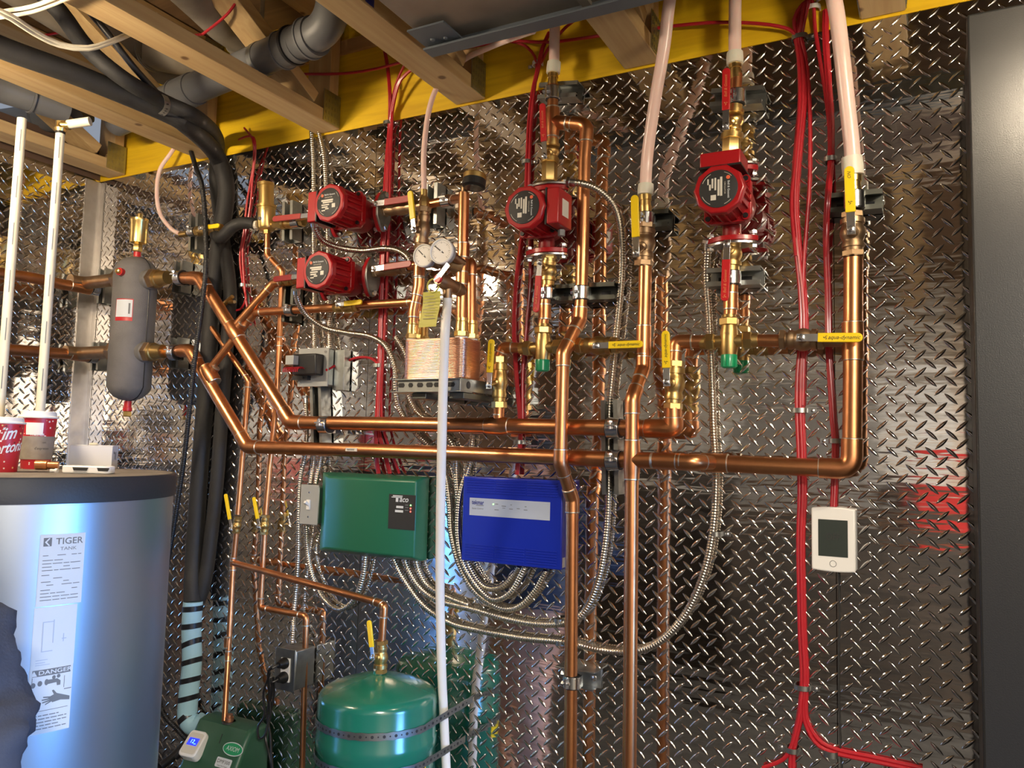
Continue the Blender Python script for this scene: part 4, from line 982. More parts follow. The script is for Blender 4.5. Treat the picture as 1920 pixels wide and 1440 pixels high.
# relay / transformer box
t = thing('relay_box', 'square steel relay box with black transformer and red coil of wires', 'electrical box', P(592, 692, 0))
tl = P(560, 654, .06); br_ = P(613, 724, .06); x0, x1, z0, z1 = tl.x, br_.x, br_.z, tl.z
mb = MB(); mb.bb((x0 + .004, -.055, z0 + .003), (x1 - .002, -.004, z1 - .003)); mb.build('steel_box', M['zinc'], t, bevel=.002)
mb = MB(); mb.bb((x0, -.0585, z0), (x1, -.055, z1)); mb.build('cover_plate', M['greyplate'], t, bevel=.0006)
mb = MB(); mb.bb((x0 + .012, -.095, z0 + .030), (x1 - .014, -.059, z1 - .020)); mb.build('transformer', M['black'], t, bevel=.004)
mb = MB(); mb.bb((x0 + .004, -.115, z1 - .052), (x0 + .034, -.095, z1 - .026)); mb.build('terminal_block', M['greyplate'], t, bevel=.001)
mb = MB()
for k in range(9):
    c = V((x0 + .004 + k * .0065, -.100, z0 + .040)); mb.tube([c + V((0, -.006, 0)) + V((0, math.cos(q) * .016, math.sin(q) * .011)) for q in [j * .5 for j in range(8)]], .0014, 5)
mb.build('red_wire_coil', M['redwire'], t)
mb = MB(); mb.bb((x0 - .006, -.075, z0 + .018), (x0 + .05, -.059, z0 + .030)); mb.lathe((x0 + .035, -.076, z0 + .024), N, [(0, .003), (.003, .003)], 10); mb.build('lower_bar', M['black'], t)
mb = MB(); mb.lathe((x1 - .010, -.0588, z1 - .012), N, [(0, .0042), (.003, .0035)], 12); mb.lathe((x0 + .010, -.0588, z0 + .010), N, [(0, .0042), (.003, .0035)], 12); mb.build('cover_screw', M['chrome'], t)
mb = MB(); mb.bb((x1, -.032, z0 - .01), (x1 + .035, -.004, z1 - .004)); mb.build('rear_box', M['zinc'], t, bevel=.001)
# switch
t = thing('light_switch', 'grey metal box with a white toggle switch left of the green controller', 'switch', P(580, 946, 0))
a = P(564, 908, .052); b = P(594, 985, .052)
mb = MB(); mb.bb((a.x + .003, -.048, b.z + .003), (b.x - .001, -.004, a.z - .003)); mb.build('device_box', M['zinc'], t, bevel=.004)
mb = MB(); mb.bb((a.x, -.0515, b.z), (b.x, -.048, a.z)); mb.build('switch_plate', M['greyplate'], t, bevel=.002)
c = V(((a.x + b.x) / 2, -.0518, (a.z + b.z) / 2))
mb = MB(); mb.box(c + N * .002, EX, EZ, EY, .006, .014, .0025); mb.box(c + N * .009 + EZ * .004, EX, (EZ * .6 + N).normalized(), (EZ - N * .6).normalized(), .0038, .009, .004); mb.build('toggle', M['white'], t, bevel=.001)
mb = MB()
for s_ in (-1, 1): mb.lathe(c + EZ * s_ * .034, N, [(0, .0032), (.0016, .0026)], 12)
mb.build('plate_screw', M['chrome'], t)
# outlet
t = thing('power_outlet', 'metal outlet box with two black plugs in it near the copper elbow', 'outlet', P(550, 1258, 0))
a = P(517, 1214, .085); b = P(549, 1298, .085)
mb = MB(); mb.bb((a.x + .002, -.080, b.z + .002), (b.x + .002, -.004, a.z - .002)); mb.build('device_box', M['zinc'], t, bevel=.003)
mb = MB(); mb.bb((a.x - .002, -.0835, b.z - .002), (b.x + .002, -.080, a.z + .002)); mb.build('outlet_plate', M['zinc'], t, bevel=.002)
c = V(((a.x + b.x) / 2 + .004, -.084, (a.z + b.z) / 2))
mb = MB(); mb.box(c + N * .001, EX, EZ, EY, .016, .032, .002); mb.build('receptacle', M['white'], t, bevel=.001)
for i, s_ in enumerate((1, -1)):
    q = c + EZ * s_ * .019 + N * .003
    pl = thing('power_plug', ('upper', 'lower')[i] + ' black plug in the metal outlet box with its hanging cord', 'plug', q)
    mb = MB(); mb.lathe(q, N, [(0, .0155), (.008, .0155), (.014, .012), (.026, .0085)], 18); mb.build('plug_body', M['black'], pl)
    e = q + N * .024
    w = [e, e + N * .014 - EX * .008 - EZ * .006, P(503 + i * 6, 1262 + i * 12, .12), P(505 + i * 4, 1300, .105), P(507 - i * 6, 1340, .10), P(498 + i * 9, 1380, .10), P(506 + i * 3, 1420, .11), P(515, 1475, .12)]
    MB().tube(curve(w, .008), .0036, 10).build('cord', M['black'], pl)
mb = MB(); tag(MB().tube(curve([P(506, 1262, .12), P(494, 1300, .11), P(496, 1340, .11), P(484, 1362, .115), P(486, 1384, .12), P(498, 1376, .12), P(506, 1340, .10), P(514, 1300, .10), P(512, 1270, .115)], .006), .0030, 8).build('coiled_cord', M['black']), 'loose black cord loop tangled under the outlet plugs', 'cable')
# green zone controller
t = thing('zone_controller', 'green zone valve controller with a black indicator panel', 'controller', P(705, 960, 0))
F0 = P(611, 893, .062); F1 = P(780, 1036, .062)
bx0, bx1, bz0, bz1 = P(606, 889, .0).x + .024, P(808, 893, 0).x, P(700, 1040, .005).z, P(700, 889, .005).z
fx0, fx1 = P(611, 960, .062).x, P(778, 960, .062).x; fz0, fz1 = bz0 + .012, bz1 - .010
pl = [(-1, -1), (1, -1), (1, 1), (-1, 1)]
vs = [V((bx0, -.004, bz0)), V((bx1, -.004, bz0)), V((bx1, -.004, bz1)), V((bx0, -.004, bz1)), V((bx0, -.030, bz0)), V((bx1, -.030, bz0)), V((bx1, -.030, bz1)), V((bx0, -.030, bz1)), V((fx0 + .004, -.062, fz0)), V((fx1, -.062, fz0)), V((fx1, -.062, fz1)), V((fx0 + .004, -.062, fz1))]
mb = MB(); mb.add(vs, [(0, 1, 5, 4), (1, 2, 6, 5), (2, 3, 7, 6), (3, 0, 4, 7), (4, 5, 9, 8), (5, 6, 10, 9), (6, 7, 11, 10), (7, 4, 8, 11), (8, 9, 10, 11), (0, 3, 2, 1)])
mb.build('cover', M['greenbox'], t, bevel=.005, seg=3, sharp=50)
a = P(730, 926, .0625); b = P(778, 995, .0625)
mb = MB(); mb.bb((a.x, -.0632, b.z), (b.x - .001, -.0622, a.z)); pn = mb.build('indicator_panel', M['ink'], t)
w_ = b.x - a.x; h_ = a.z - b.z; o = V((a.x, -.0634, a.z))
text('aco', o + EX * w_ * .56 - EZ * h_ * .14, EX, EZ, .020, M['label'], pn, shear=.25, bold=.02, off=.0003)
mb = MB(); joinq(mb, o, EX, EZ, [(w_ * .33, -h_ * .045, w_ * .36, .0028), (w_ * .30, -h_ * .085, w_ * .40, .0022), (w_ * .31, -h_ * .15, .008, .012)], .0003); mb.build('logo_bar', M['label'], pn)
mb = MB(); joinq(mb, o, EX, EZ, [(w_ * .42, -h_ * .36, w_ * .26, .006), (w_ * .40, -h_ * .48, w_ * .30, .006)], .0003); mb.build('name_field', M['label'], pn)
mb = MB(); joinq(mb, o, EX, EZ, [(w_ * .68, -h_ * .29, w_ * .12, .002), (w_ * .68, -h_ * .36, w_ * .12, .002), (w_ * .68, -h_ * .44, w_ * .12, .002)], .0003); mb.build('small_print', M['grayink'], pn)
mb = MB(); mb.lathe(o + EX * w_ * .82 - EZ * h_ * .29, N, [(0, .0022), (.001, .0018)], 10); mb.build('green_light', M['ledg'], pn)
mb = MB(); mb.lathe(o + EX * w_ * .82 - EZ * h_ * .38, N, [(0, .0022), (.001, .0018)], 10); mb.lathe(o + EX * w_ * .82 - EZ * h_ * .47, N, [(0, .0022), (.001, .0018)], 10); mb.build('red_light', M['ledr'], pn)
# blue boiler controller
t = thing('boiler_controller', 'blue boiler controller with ribbed vents and a pale label strip', 'controller', P(962, 980, 0))
a = P(869, 893, .052); b = P(1052, 1068, .052); x0, x1 = a.x, b.x; z1, z0 = P(960, 897, .052).z, P(960, 1060, .052).z
mb = MB(); mb.bb((x0 + .002, -.020, z0 + .002), (x1 - .002, -.004, z1 - .002)); mb.build('base_plate', M['ink'], t)
mb = MB(); mb.bb((x0, -.052, z0), (x1, -.006, z1)); mb.build('cover', M['bluebox'], t, bevel=.003, seg=3)
W_ = x1 - x0
for zz, n_ in ((z1 - .008, 6), (z0 + .010, 6)):
    for k in range(n_):
        z = zz - k * .0062 if zz > (z0 + z1) / 2 else zz + k * .0062
        for c_ in range(3): mb = MB(); mb.bb((x0 + W_ * (.04 + c_ * .31), -.0540, z - .0012), (x0 + W_ * (.04 + c_ * .31 + .295), -.051, z + .0012)); mb.build('vent_rib', M['bluebox'], t, bevel=.0005, seg=1)
a = P(881, 936, .0525); b = P(1031, 972, .0525); zt = P(950, 937, .0525).z; zb2 = P(950, 972, .0525).z
mb = MB(); mb.bb((a.x, -.0530, zb2 + .002), (b.x, -.0521, zt)); st = mb.build('label_strip', M['bluelabel'], t)
text('tekmar', V((a.x + .024, -.0532, zt - .011)), EX, EZ, .015, M['blueink'], st, bold=.02, off=.0002, sx=.8)
text('Boiler Control', V((a.x + .024, -.0532, zt - .026)), EX, EZ, .0055, M['grayink'], st, off=.0002)
mb = MB(); joinq(mb, V((a.x, -.0532, zt)), EX, EZ, [(.030, -.018, .022, .0014), (.078, -.012, .008, .0014), (.078, -.026, .012, .0014), (.098, -.016, .012, .0014), (.098, -.021, .008, .001), (.118, -.012, .004, .0014), (.118, -.022, .010, .0014), (.138, -.020, .008, .0014), (.158, -.014, .005, .0014), (.158, -.022, .010, .0014)], .0003); mb.build('strip_print', M['grayink'], st)
mb = MB(); mb.lathe(V((a.x + .068, -.0532, zt - .013)), N, [(0, .0018), (.0008, .0014)], 10); mb.build('status_light', M['ledg'], st)
mb = MB(); mb.bb((x1 + .0002, -.045, z0 + .005), (x1 + .0006, -.020, z0 + .028)); sk = mb.build('side_sticker', M['offwhite'], t)
# thermostat
t = thing('thermostat', 'white thermostat with a dark LCD screen at the end of red cables', 'thermostat', P(1563, 1012, 0))
a = P(1521, 952, .026); b = P(1604, 1070, .026); cx = (a.x + b.x) / 2; cz = (P(1563, 951, .026).z + P(1563, 1073, .026).z) / 2; hw = (b.x - a.x) / 2; hh = (P(1563, 951, .026).z - P(1563, 1073, .026).z) / 2
def rr_poly(hw, hh, bulge=.0, n=6):
    p = []
    for k in range(n + 1): x = -hw + 2 * hw * k / n; p.append((x, -hh - bulge * (1 - (x / hw) ** 2)))
    for k in range(n + 1): x = hw - 2 * hw * k / n; p.append((x, hh + bulge * (1 - (x / hw) ** 2)))
    return p
mb = MB(); mb.prism(rr_poly(hw, hh - .003, .003), V((cx, -.004, cz)), EX, EZ, N, 0, .022); mb.build('housing', M['white'], t, bevel=.003, seg=3)
sa = P(1534, 973, .0265); sb = P(1590, 1046, .0265)
mb = MB(); mb.bb((sa.x, -.0266, sb.z), (sb.x, -.0258, sa.z)); s_ = mb.build('screen', M['lcd'], t)
text('OFF', V(((sa.x + sb.x) / 2, -.0268, (sa.z + sb.z) / 2 + .002)), EX, EZ, .019, M['ink'], s_, off=.0002, sx=.8)
mb = MB(); q = P(1562, 1057, .0262); pts = [q + (EX * math.cos(k * PI / 10) + EZ * math.sin(k * PI / 10)) * .0062 for k in range(21)]; mb.tube(pts, .0006, 5); mb.build('round_button', M['grey'], t)
mb = MB(); mb.bb((cx - hw * .9, -.006, cz - hh * .9), (cx + hw + .002, -.0035, cz + hh * .9)); mb.build('wall_plate', M['grey'], t)
tag(MB().tube(curve([P(1572, 1073, .012), P(1574, 1150, .006), P(1572, 1250, .006), P(1574, 1350, .006), P(1578, 1450, .006)], .02), .0016, 6).build('thin_dark_cable', M['ink']), 'thin dark cable running down from the thermostat along the plate seam', 'cable')
# ================================================================ HEAT EXCHANGER
t = thing('heat_exchanger', 'ribbed copper plate heat exchanger on a galvanised bracket', 'heat exchanger', P(820, 710, .1))
yA, yB = -.180, -.082; fx0 = P(753, 670, .18).x; fx1 = P(868, 670, .18).x; zt = P(810, 637, .18).z; zb2 = P(810, 708, .18).z
cx = (fx0 + fx1) / 2; cy = (yA + yB) / 2; hx = (fx1 - fx0) / 2; hy = (yB - yA) / 2
def rrect(hx, hy, r_, n=5):
    p = []
    for sx, sy, a0 in ((1, 1, 0), (-1, 1, PI / 2), (-1, -1, PI), (1, -1, 3 * PI / 2)):
        for k in range(n + 1):
            a_ = a0 + PI / 2 * k / n; p.append((sx * (hx - r_) + r_ * math.cos(a_), sy * (hy - r_) + r_ * math.sin(a_)))
    return p
mb = MB(); nP = 24; hz = (zt - zb2) / nP
vs = []; fs = []; base = rrect(hx, hy, .022); nn_ = len(base); lev = []
for k in range(nP):
    z = zb2 + k * hz
    for dz, s_ in ((0, .985), (hz * .35, 1.0), (hz * .7, 1.0), (hz * .98, .985)): lev.append((z + dz, s_))
lev = [(zb2 - .002, 1.0)] + lev + [(zt, 1.0), (zt + .003, 1.0)]
for z, s_ in lev:
    for x, y in base: vs.append(V((cx + x * (1 - (1 - s_) * .6), cy + y * (s_), z)))
for i in range(len(lev) - 1):
    for k in range(nn_): k2 = (k + 1) % nn_; fs.append((i * nn_ + k, i * nn_ + k2, (i + 1) * nn_ + k2, (i + 1) * nn_ + k))
fs.append(tuple(range(nn_))[::-1]); fs.append(tuple((len(lev) - 1) * nn_ + k for k in range(nn_)))
mb.add(vs, fs); mb.build('plate_pack', M['hx'], t, sharp=50)
for px, d, mt_ in ((775, .152, 'brass_lt'), (792, .107, 'brass'), (866, .152, 'brass_lt'), (884, .107, 'brass_lt')):
    q = P(px, 620, d); q.z = zt + .002
    mb = MB(); mb.lathe(q, EZ, [(0, .017), (.006, .0165)], 24); pb = mb.build('port', M['offwhite'], t)
    mb = MB(); hexn(mb, q + EZ * .006, EZ, .0185, .014, .08); mb.lathe(q + EZ * .018, EZ, [(0, .0165), (.024, .0155), (.026, .0145), (.034, .0145)], 20); mb.build('union_nut', M[mt_], t, sharp=20)
t = thing('exchanger_bracket', 'galvanised slotted bracket under the copper heat exchanger', 'bracket', P(820, 728, .0))
bx0 = P(738, 712, .2).x; bx1 = P(866, 712, .2).x
mb = MB(); z1 = zb2 - .004; z0 = z1 - .030
mb.bb((bx0, -.205, z1 - .003), (bx1, -.030, z1)); mb.bb((bx0 + .012, -.197, z0), (bx1, -.194, z1)); mb.bb((bx0 - .002, -.207, z0 - .003), (bx1, -.150, z0)); mb.bb((bx1 - .003, -.205, z0), (bx1, -.030, z1))
mb.build('bracket_channel', M['zinc'], t, bevel=.0006)
mb = MB()
for k, w_ in enumerate((.007, .004, .006, .007, .012, .014)):
    x = bx0 + .022 + k * .0275; mb.prism([(-w_, -.0055), (w_, -.0055), (w_ + .003, 0), (w_, .0055), (-w_, .0055), (-w_ - .003, 0)], V((x, -.1972, (z0 + z1) / 2)), EX, EZ, N, 0, .0006)
mb.lathe(V((bx1 + .0002, -.17, (z0 + z1) / 2)), EX, [(0, .009), (.0008, .009)], 14); mb.build('slot', M['black'], t)
mb = MB(); mb.bb((bx0 + .05, -.19, z0 - .018), (bx0 + .09, -.01, z0 - .004)); mb.bb((bx1 - .04, -.19, z0 - .018), (bx1 - .0, -.006, z0 - .004)); mb.build('support_arm', M['dkzinc'], t, bevel=.001)
# gauges
def gauge(label, px, py, d, R_, ang, stem):
    c = P(px, py, d); t = thing('pressure_gauge', label, 'gauge', c)
    ax = (N + EX * .10).normalized(); b = EZ; a_ = b.cross(ax).normalized(); b = ax.cross(a_)
    mb = MB(); mb.lathe(c - ax * .018, ax, [(0, R_ * .93), (.003, R_), (.0200, R_)], 36); mb.build('gauge_case', M['greyplate'], t)
    mb = MB(); mb.lathe(c + ax * .0035, ax, [(0, R_ * .90), (.0008, R_ * .90)], 36); fc = mb.build('dial', M['face'], t)
    mb = MB(); mb.lathe(c + ax * .001, ax, [(0, R_ * .90), (.0, R_ * 1.05), (.0055, R_ * 1.03), (.0065, R_ * .95), (.0035, R_ * .89)], 36, caps=False); mb.build('bezel', M['white'], t)
    o = c + ax * .0046; mb = MB()
    for k in range(25):
        th = math.radians(-135 + k * 270 / 24); u_ = a_ * math.sin(th) + b * math.cos(th); w2 = ax.cross(u_); L_ = .003 if k % 4 else .0048
        mb.box(o + u_ * (R_ * .80 - L_ / 2), u_, w2, ax, L_ / 2, .00025 if k % 4 else .0004, .0001)
    mb.build('dial_ticks', M['ink'], fc)
    th = math.radians(ang); u_ = a_ * math.sin(th) + b * math.cos(th)
    mb = MB(); mb.box(o + u_ * R_ * .25 + ax * .0006, u_, ax.cross(u_), ax, R_ * .52, .0011, .0002); mb.build('needle', M['ink'], t)
    mb = MB(); mb.lathe(o, ax, [(0, .0028), (.0014, .0024)], 14); mb.build('needle_hub', M['white'], t)
    mb = MB(); mb.tube(fillet([c - ax * .016] + stem, .01, 5), .0105, 16); mb.build('gauge_stem', M['bronze'], t)
    return t
gauge('left white faced gauge, partly hidden by its neighbour', 796, 480, .205, .0275, -45, [P(812, 490, .185), P(826, 500, .172)])
gauge('right white faced gauge standing in front of the left one', 829, 472, .225, .0295, -52, [P(846, 478, .20), P(868, 494, .155)])
brass_part('bronze gauge tee joining the two dials to the tall riser', [((815, 492, .178), (868, 500, .150), .014, .015, 20), ((850, 497, .16), (870, 503, .15), .019, .019, 20)], matn='bronze', name='gauge_manifold')
# black gauge on top
t = thing('vacuum_gauge', 'black round gauge with a brass rim on top of the tall copper riser', 'gauge', P(888, 345, .15))
c = P(888, 352, .165); ax = (EZ * .93 + EX * .02 + N * -.12).normalized()
mb = MB(); mb.lathe(c - ax * .0, ax, [(0, .024), (.003, .0285), (.020, .0285), (.0205, .027)], 32); mb.build('gauge_case', M['black'], t)
mb = MB(); mb.lathe(c + ax * .020, ax, [(0, .0285), (.012, .0290), (.014, .0275)], 32); mb.build('brass_rim', M['brass'], t)
mb = MB(); mb.lathe(c - ax * .001, -ax, [(0, .023), (.0008, .022)], 32); mb.build('gauge_glass', M['lcd'], t)
mb = MB(); mb.tube([P(870, 372, .15), P(871, 352, .15), P(878, 345, .158)], .009, 14); mb.build('gauge_neck', M['bronze'], t)
# relief valve, tag, white tube
t = thing('relief_valve', 'bronze relief valve jutting out of the tall riser above the white tube', 'valve', P(865, 545, .15))
a = P(867, 546, .155); b = P(822, 523, .255); ax = (b - a); L = ax.length; ax.normalize()
mb = MB(); mb.lathe(a, ax, [(0, .013), (L * .12, .0135), (L * .13, .017), (L * .30, .017), (L * .31, .0145), (L * .5, .0145), (L * .52, .0165), (L * .82, .0175), (L * .9, .015), (L, .013)], 20); mb.build('valve_body', M['bronze'], t)
q = a + ax * L * .62; mb = MB(); mb.lathe(q, -EZ, [(0, .0115), (.034, .0115), (.038, .010)], 18); mb.build('outlet', M['bronze'], t)
mb = MB(); mb.lathe(b, ax, [(0, .011), (.005, .0095)], 16); mb.build('red_button', M['redgrip'], t)
mb = MB(); l0 = b + ax * .004; mb.box(l0 + EZ * .012 + EX * .012, (EZ * 1.0 + EX * .9).normalized(), (EX - EZ * .9).normalized(), N, .026, .0062, .001); mb.build('test_lever', M['chrome'], t)
tubeTop = q - EZ * .034
t = thing('paper_tag', 'yellow paper tag hanging from the relief valve lever', 'tag', b)
c = P(808, 580, .245); w2, h2 = .0245, .042
mb = MB()
vs = []; fs = []
for j in range(9):
    v_ = j / 8; z = c.z + h2 * (1 - 2 * v_); wv = .004 * math.sin(v_ * 5); 
    for x in (-1, 1):
        vs += [V((c.x + x * w2 - v_ * .006, c.y + wv, z)), V((c.x + x * w2 - v_ * .006, c.y + wv + .0006, z))]
for j in range(8):
    b0 = j * 4
    for e, f_2 in ((0, 2), (2, 3), (3, 1), (1, 0)): fs.append((b0 + e, b0 + f_2, b0 + f_2 + 4, b0 + e + 4))
fs += [(0, 2, 3, 1), (32, 33, 35, 34)]
mb.add(vs, fs); tg = mb.build('tag_sheet', M['tagy'], t)
mb = MB(); top = V((c.x + .004, c.y, c.z + h2)); rp_ = [top + EZ * .014 + (EX * math.cos(k * PI / 10) + EZ * math.sin(k * PI / 10)) * .016 for k in range(21)]; mb.tube(rp_, .0022, 8); mb.build('tag_loop', M['tagy'], t)
mb = MB(); joinq(mb, V((c.x - .002, c.y - .0045, c.z)), EX, EZ, [(0, .030 - k * .0075, .034 if k % 3 else .026, .0012) for k in range(8)], .0003); mb.build('tag_print', M['brown'], tg)
wt = [tubeTop, tubeTop - EZ * .02, P(835, 615, .238), P(832, 690, .226), P(829, 800, .205), P(826, 960, .165), P(825, 1100, .125), P(828, 1250, .095), P(832, 1340, .075), P(838, 1470, .06)]
wt = [V(p) for p in wt]
o = tag(MB().tube(curve(wt, .012), .0112, 18).build('discharge_tube', M['pexw']), 'long white plastic tube hanging down from the relief valve', 'tube')
tx = P(834, 592, .232)
text('PEX 3', tx, -EZ, EX, .009, M['ink'], o, off=.0135)
# ================================================================ RED CABLES
R_ = .0036
bundle('red cable in the bundle dropping behind the two left pumps to the green box', [(722, 92, .03), (728, 130, .03), (732, 180, .03), (731, 235, .006), (726, 300, .006), (721, 400, .006), (716, 500, .006), (714, 600, .006), (711, 700, .006), (707, 790, .006), (706, 850, .008), (711, 888, .012)], 3, .0036, 'red cables behind the left pumps', seed=1)
bundle('red cable fanning out right onto the top of the green box', [(778, 128, .05), (752, 150, .05), (739, 190, .03), (733, 236, .008), (729, 300, .008), (724, 400, .008), (719, 500, .008), (716, 600, .008), (713, 700, .008), (710, 800, .008), (722, 850, .010), (732, 888, .014)], 2, .0036, 'red cables fanning onto the green box', seed=2)
wire('red cable ending furthest right on the green box', [(790, 60, .05), (742, 160, .03), (735, 236, .02), (730, 400, .022), (722, 600, .022), (716, 780, .018), (738, 858, .012), (749, 888, .014)], .0038)
wire('thin red cable pair member at the left falling behind the air eliminator', [(448, 262, .02), (462, 256, .03), (476, 258, .03), (479, 285, .02), (474, 330, .015), (470, 380, .012), (462, 430, .01), (455, 470, .01), (458, 530, .01), (463, 575, .01), (470, 610, .01)], .0034)
wire('second thin red cable at the left looping round the drain cock', [(458, 240, .02), (474, 262, .03), (476, 300, .015), (470, 340, .010), (463, 380, .010), (458, 430, .008), (450, 480, .008), (455, 530, .008), (461, 560, .012), (450, 580, .014), (436, 580, .02), (424, 570, .03)], .0034)
bundle('red cable dropping behind the centre pump toward the blue box', [(1030, 62, .02), (1017, 92, .03), (1009, 130, .02), (999, 175, .012), (993, 230, .008), (990, 306, .006), (987, 380, .006), (982, 430, .006), (972, 500, .006), (966, 560, .006), (964, 620, .006), (968, 700, .006), (975, 780, .006), (976, 830, .006), (970, 890, .012)], 3, .0036, 'red cables behind the centre pump', seed=4)
wire('red cable curving down from the left into the centre bundle', [(905, 78, .05), (960, 78, .03), (990, 90, .03), (1006, 118, .02), (1002, 170, .014), (996, 230, .010), (993, 306, .010), (992, 400, .008), (994, 520, .006), (988, 600, .006), (980, 700, .006), (980, 800, .006)], .0040)
wire('long red cable strung across the yellow board from the left trusses', [(560, 139, .07), (640, 138, .06), (700, 130, .06), (755, 116, .06), (800, 104, .06), (880, 88, .06), (960, 77, .05), (1030, 79, .03), (1140, 65, .03), (1270, 48, .03), (1350, 42, .03), (1430, 45, .03), (1480, 55, .02), (1496, 72, .012)], .0040)
wire('red cable slanting up from the centre bundle behind the duct', [(1014, 118, .02), (1032, 85, .03), (1060, 52, .04), (1090, 30, .05), (1130, 10, .05)], .0040)
Dp = [(1495, 74, .006), (1501, 110, .006), (1503, 180, .006), (1496, 260, .006), (1489, 340, .006), (1488, 400, .006), (1495, 480, .006), (1502, 545, .006), (1505, 620, .006), (1499, 700, .006), (1498, 770, .006), (1501, 850, .006), (1502, 930, .006), (1499, 1010, .006), (1500, 1100, .006), (1502, 1190, .006), (1506, 1260, .006), (1505, 1300, .006)]
bundle('red cable in the long straight bundle left of the thermostat', Dp + [(1499, 1350, .006), (1488, 1400, .006), (1486, 1460, .006)], 2, .0042, 'red cables in the long straight bundle', seed=6, dr=1)
wire('red cable from the long bundle turning off to the bottom left', Dp[:-1] + [P(1503, 1300, .012), P(1497, 1350, .012), P(1484, 1398, .012), P(1468, 1424, .010), P(1430, 1440, .010)], .0042)
wire('first red cable sweeping from the long bundle to the bottom right', [(1507, 8, .03)] + [(x + 3, y, .012) for x, y, d in Dp] + [(1507, 1345, .008), (1527, 1390, .008), (1562, 1411, .008), (1640, 1428, .008), (1720, 1445, .008)], .0042)
wire('second red cable sweeping from the long bundle to the bottom right', [(1516, 2, .03)] + [(x + 7, y, .006) for x, y, d in Dp] + [(1512, 1345, .006), (1532, 1384, .006), (1566, 1404, .006), (1640, 1420, .006), (1730, 1440, .006)], .0042)
wire('red cable bowing out right of the long bundle near the top', [(1500, 20, .02), (1496, 50, .014), (1503, 75, .012), (1512, 120, .008), (1518, 200, .006), (1519, 290, .006), (1517, 360, .006), (1511, 440, .006), (1506, 520, .010), (1508, 620, .012), (1505, 760, .012)], .0042)
wire('red cable arching over into the top clip of the long bundle', [(1530, -10, .02), (1505, 8, .03), (1489, 36, .02), (1494, 72, .012), (1498, 120, .012), (1499, 200, .012), (1492, 300, .012), (1484, 380, .012), (1492, 480, .012)], .0042)
Ep = [(1548, 20, .01), (1548, 70, .006), (1553, 140, .006), (1558, 220, .006), (1559, 300, .006), (1553, 370, .048), (1549, 440, .03), (1552, 560, .008), (1553, 640, .006), (1558, 720, .006), (1563, 790, .006), (1567, 830, .006), (1566, 880, .006), (1564, 950, .010)]
bundle('red cable running down into the top of the thermostat', Ep, 3, .0040, 'red cables to the thermostat', seed=9)
wire('red cable joining the thermostat bundle from the left below the top clips', [(1520, -10, .02), (1526, 18, .014), (1528, 50, .008), (1537, 110, .006), (1547, 170, .006), (1555, 240, .008), (1557, 300, .010), (1550, 420, .04), (1548, 500, .02)], .0042)
wire('red cable from the coil on the relay box across to the left bundle', [(612, 694, .06), (628, 686, .03), (648, 678, .012), (672, 670, .008), (696, 672, .008), (710, 684, .01)], .0036)
wire('dull red wire sagging across the drain pipes at the top', [(380, 64, .40), (405, 45, .40), (430, 22, .40), (452, -10, .40)], .0036)
for a_ in [('clip on the left red bundle just under the yellow board', 731, 233, .030), ('clip on the left red bundle beside the relay box', 711, 686, .030), ('white clip on the centre red bundle on the yellow board', 1011, 123, .026, .010, .022, -1, 'white'),
           ('clip on the centre red bundle above the pump', 990, 306, .026), ('clip on the centre red bundle between the mains', 975, 829, .024), ('clip at the very top of the long red bundle', 1500, 73, .034),
           ('white clip on the yellow board left of the thick pex tube', 1526, 20, .030, .010, .022, -1, 'white'), ('white clip nearest the thick pex tube at the top edge', 1545, 5, .030, .010, .022, -1, 'white'),
           ('clip on the thermostat cables at pex collar height', 1558, 301, .026), ('clip on the long red bundle above the far right main elbow', 1500, 770, .032), ('clip on the thermostat cables beside the far right elbow', 1567, 827, .026, .010, .018, -1),
           ('clip on the long red bundle low down', 1505, 1287, .032), ('clip on the red cable going bottom left', 1487, 1404, .026, .010, .018, -1), ('clip on the two red cables going bottom right', 1559, 1411, .028, .012), ('clip on the thin red pair near the drain cock', 459, 536, .022)]:
    cable_clip(*a_)
for i, (px, py, s_) in enumerate(((1345, 1000, 'on the long conduit beside the thermostat height'), (1150, 560, 'on the centre conduit by the dark strut'), (1055, 1203, 'on the lower long conduit left of the riser'), (1052, 1162, 'on the upper long conduit left of the riser'), (688, 631, 'on the drooping whip above the relay wire'), (728, 467, 'on the whip between the left pumps'))):
    cable_clip('conduit clip ' + s_, px, py, .024, .010, .024, group='small clips holding the conduits')
# seam screws
t = None
# ================================================================ WATER HEATER
TX, TY, TR, TT = -1.785, -.742, .322, 1.493
t = thing('hot_water_tank', 'large silver hot water tank with dark rim and white labels at the left', 'tank', (TX, TY, 0))
mb = MB(); mb.lathe((TX, TY, .05), EZ, [(0, TR), (TT - .10, TR)], 96); jk = mb.build('steel_jacket', M['tanksteel'], t)
mb = MB(); mb.lathe((TX, TY, TT - .050), EZ, [(0, TR), (.0, TR + .004), (.046, TR + .005), (.050, TR + .003)], 96); mb.build('rim_band', M['tankband'], t)
mb = MB(); mb.lathe((TX, TY, TT - .03), EZ, [(0, TR - .002), (.028, TR + .001), (.030, TR - .004), (.0302, .02)], 96); mb.build('lid', M['tanktop'], t)
mb = MB(); mb.lathe((TX, TY, 0), EZ, [(0, TR - .02), (.05, TR - .02)], 64); mb.build('base_ring', M['tankband'], t)
def tk(px, py): return cyl_hit(px, py, TX, TY, TR)
th0, z1 = tk(76, 1003); th1, _ = tk(160, 1003); _, z0 = tk(110, 1134)
lb = cyl_patch(TX, TY, TR, th0, th1, z0, z1).build('rating_label', M['label'], t)
thm = (th0 + th1) / 2; wl = (th1 - th0) * TR; hl = z1 - z0
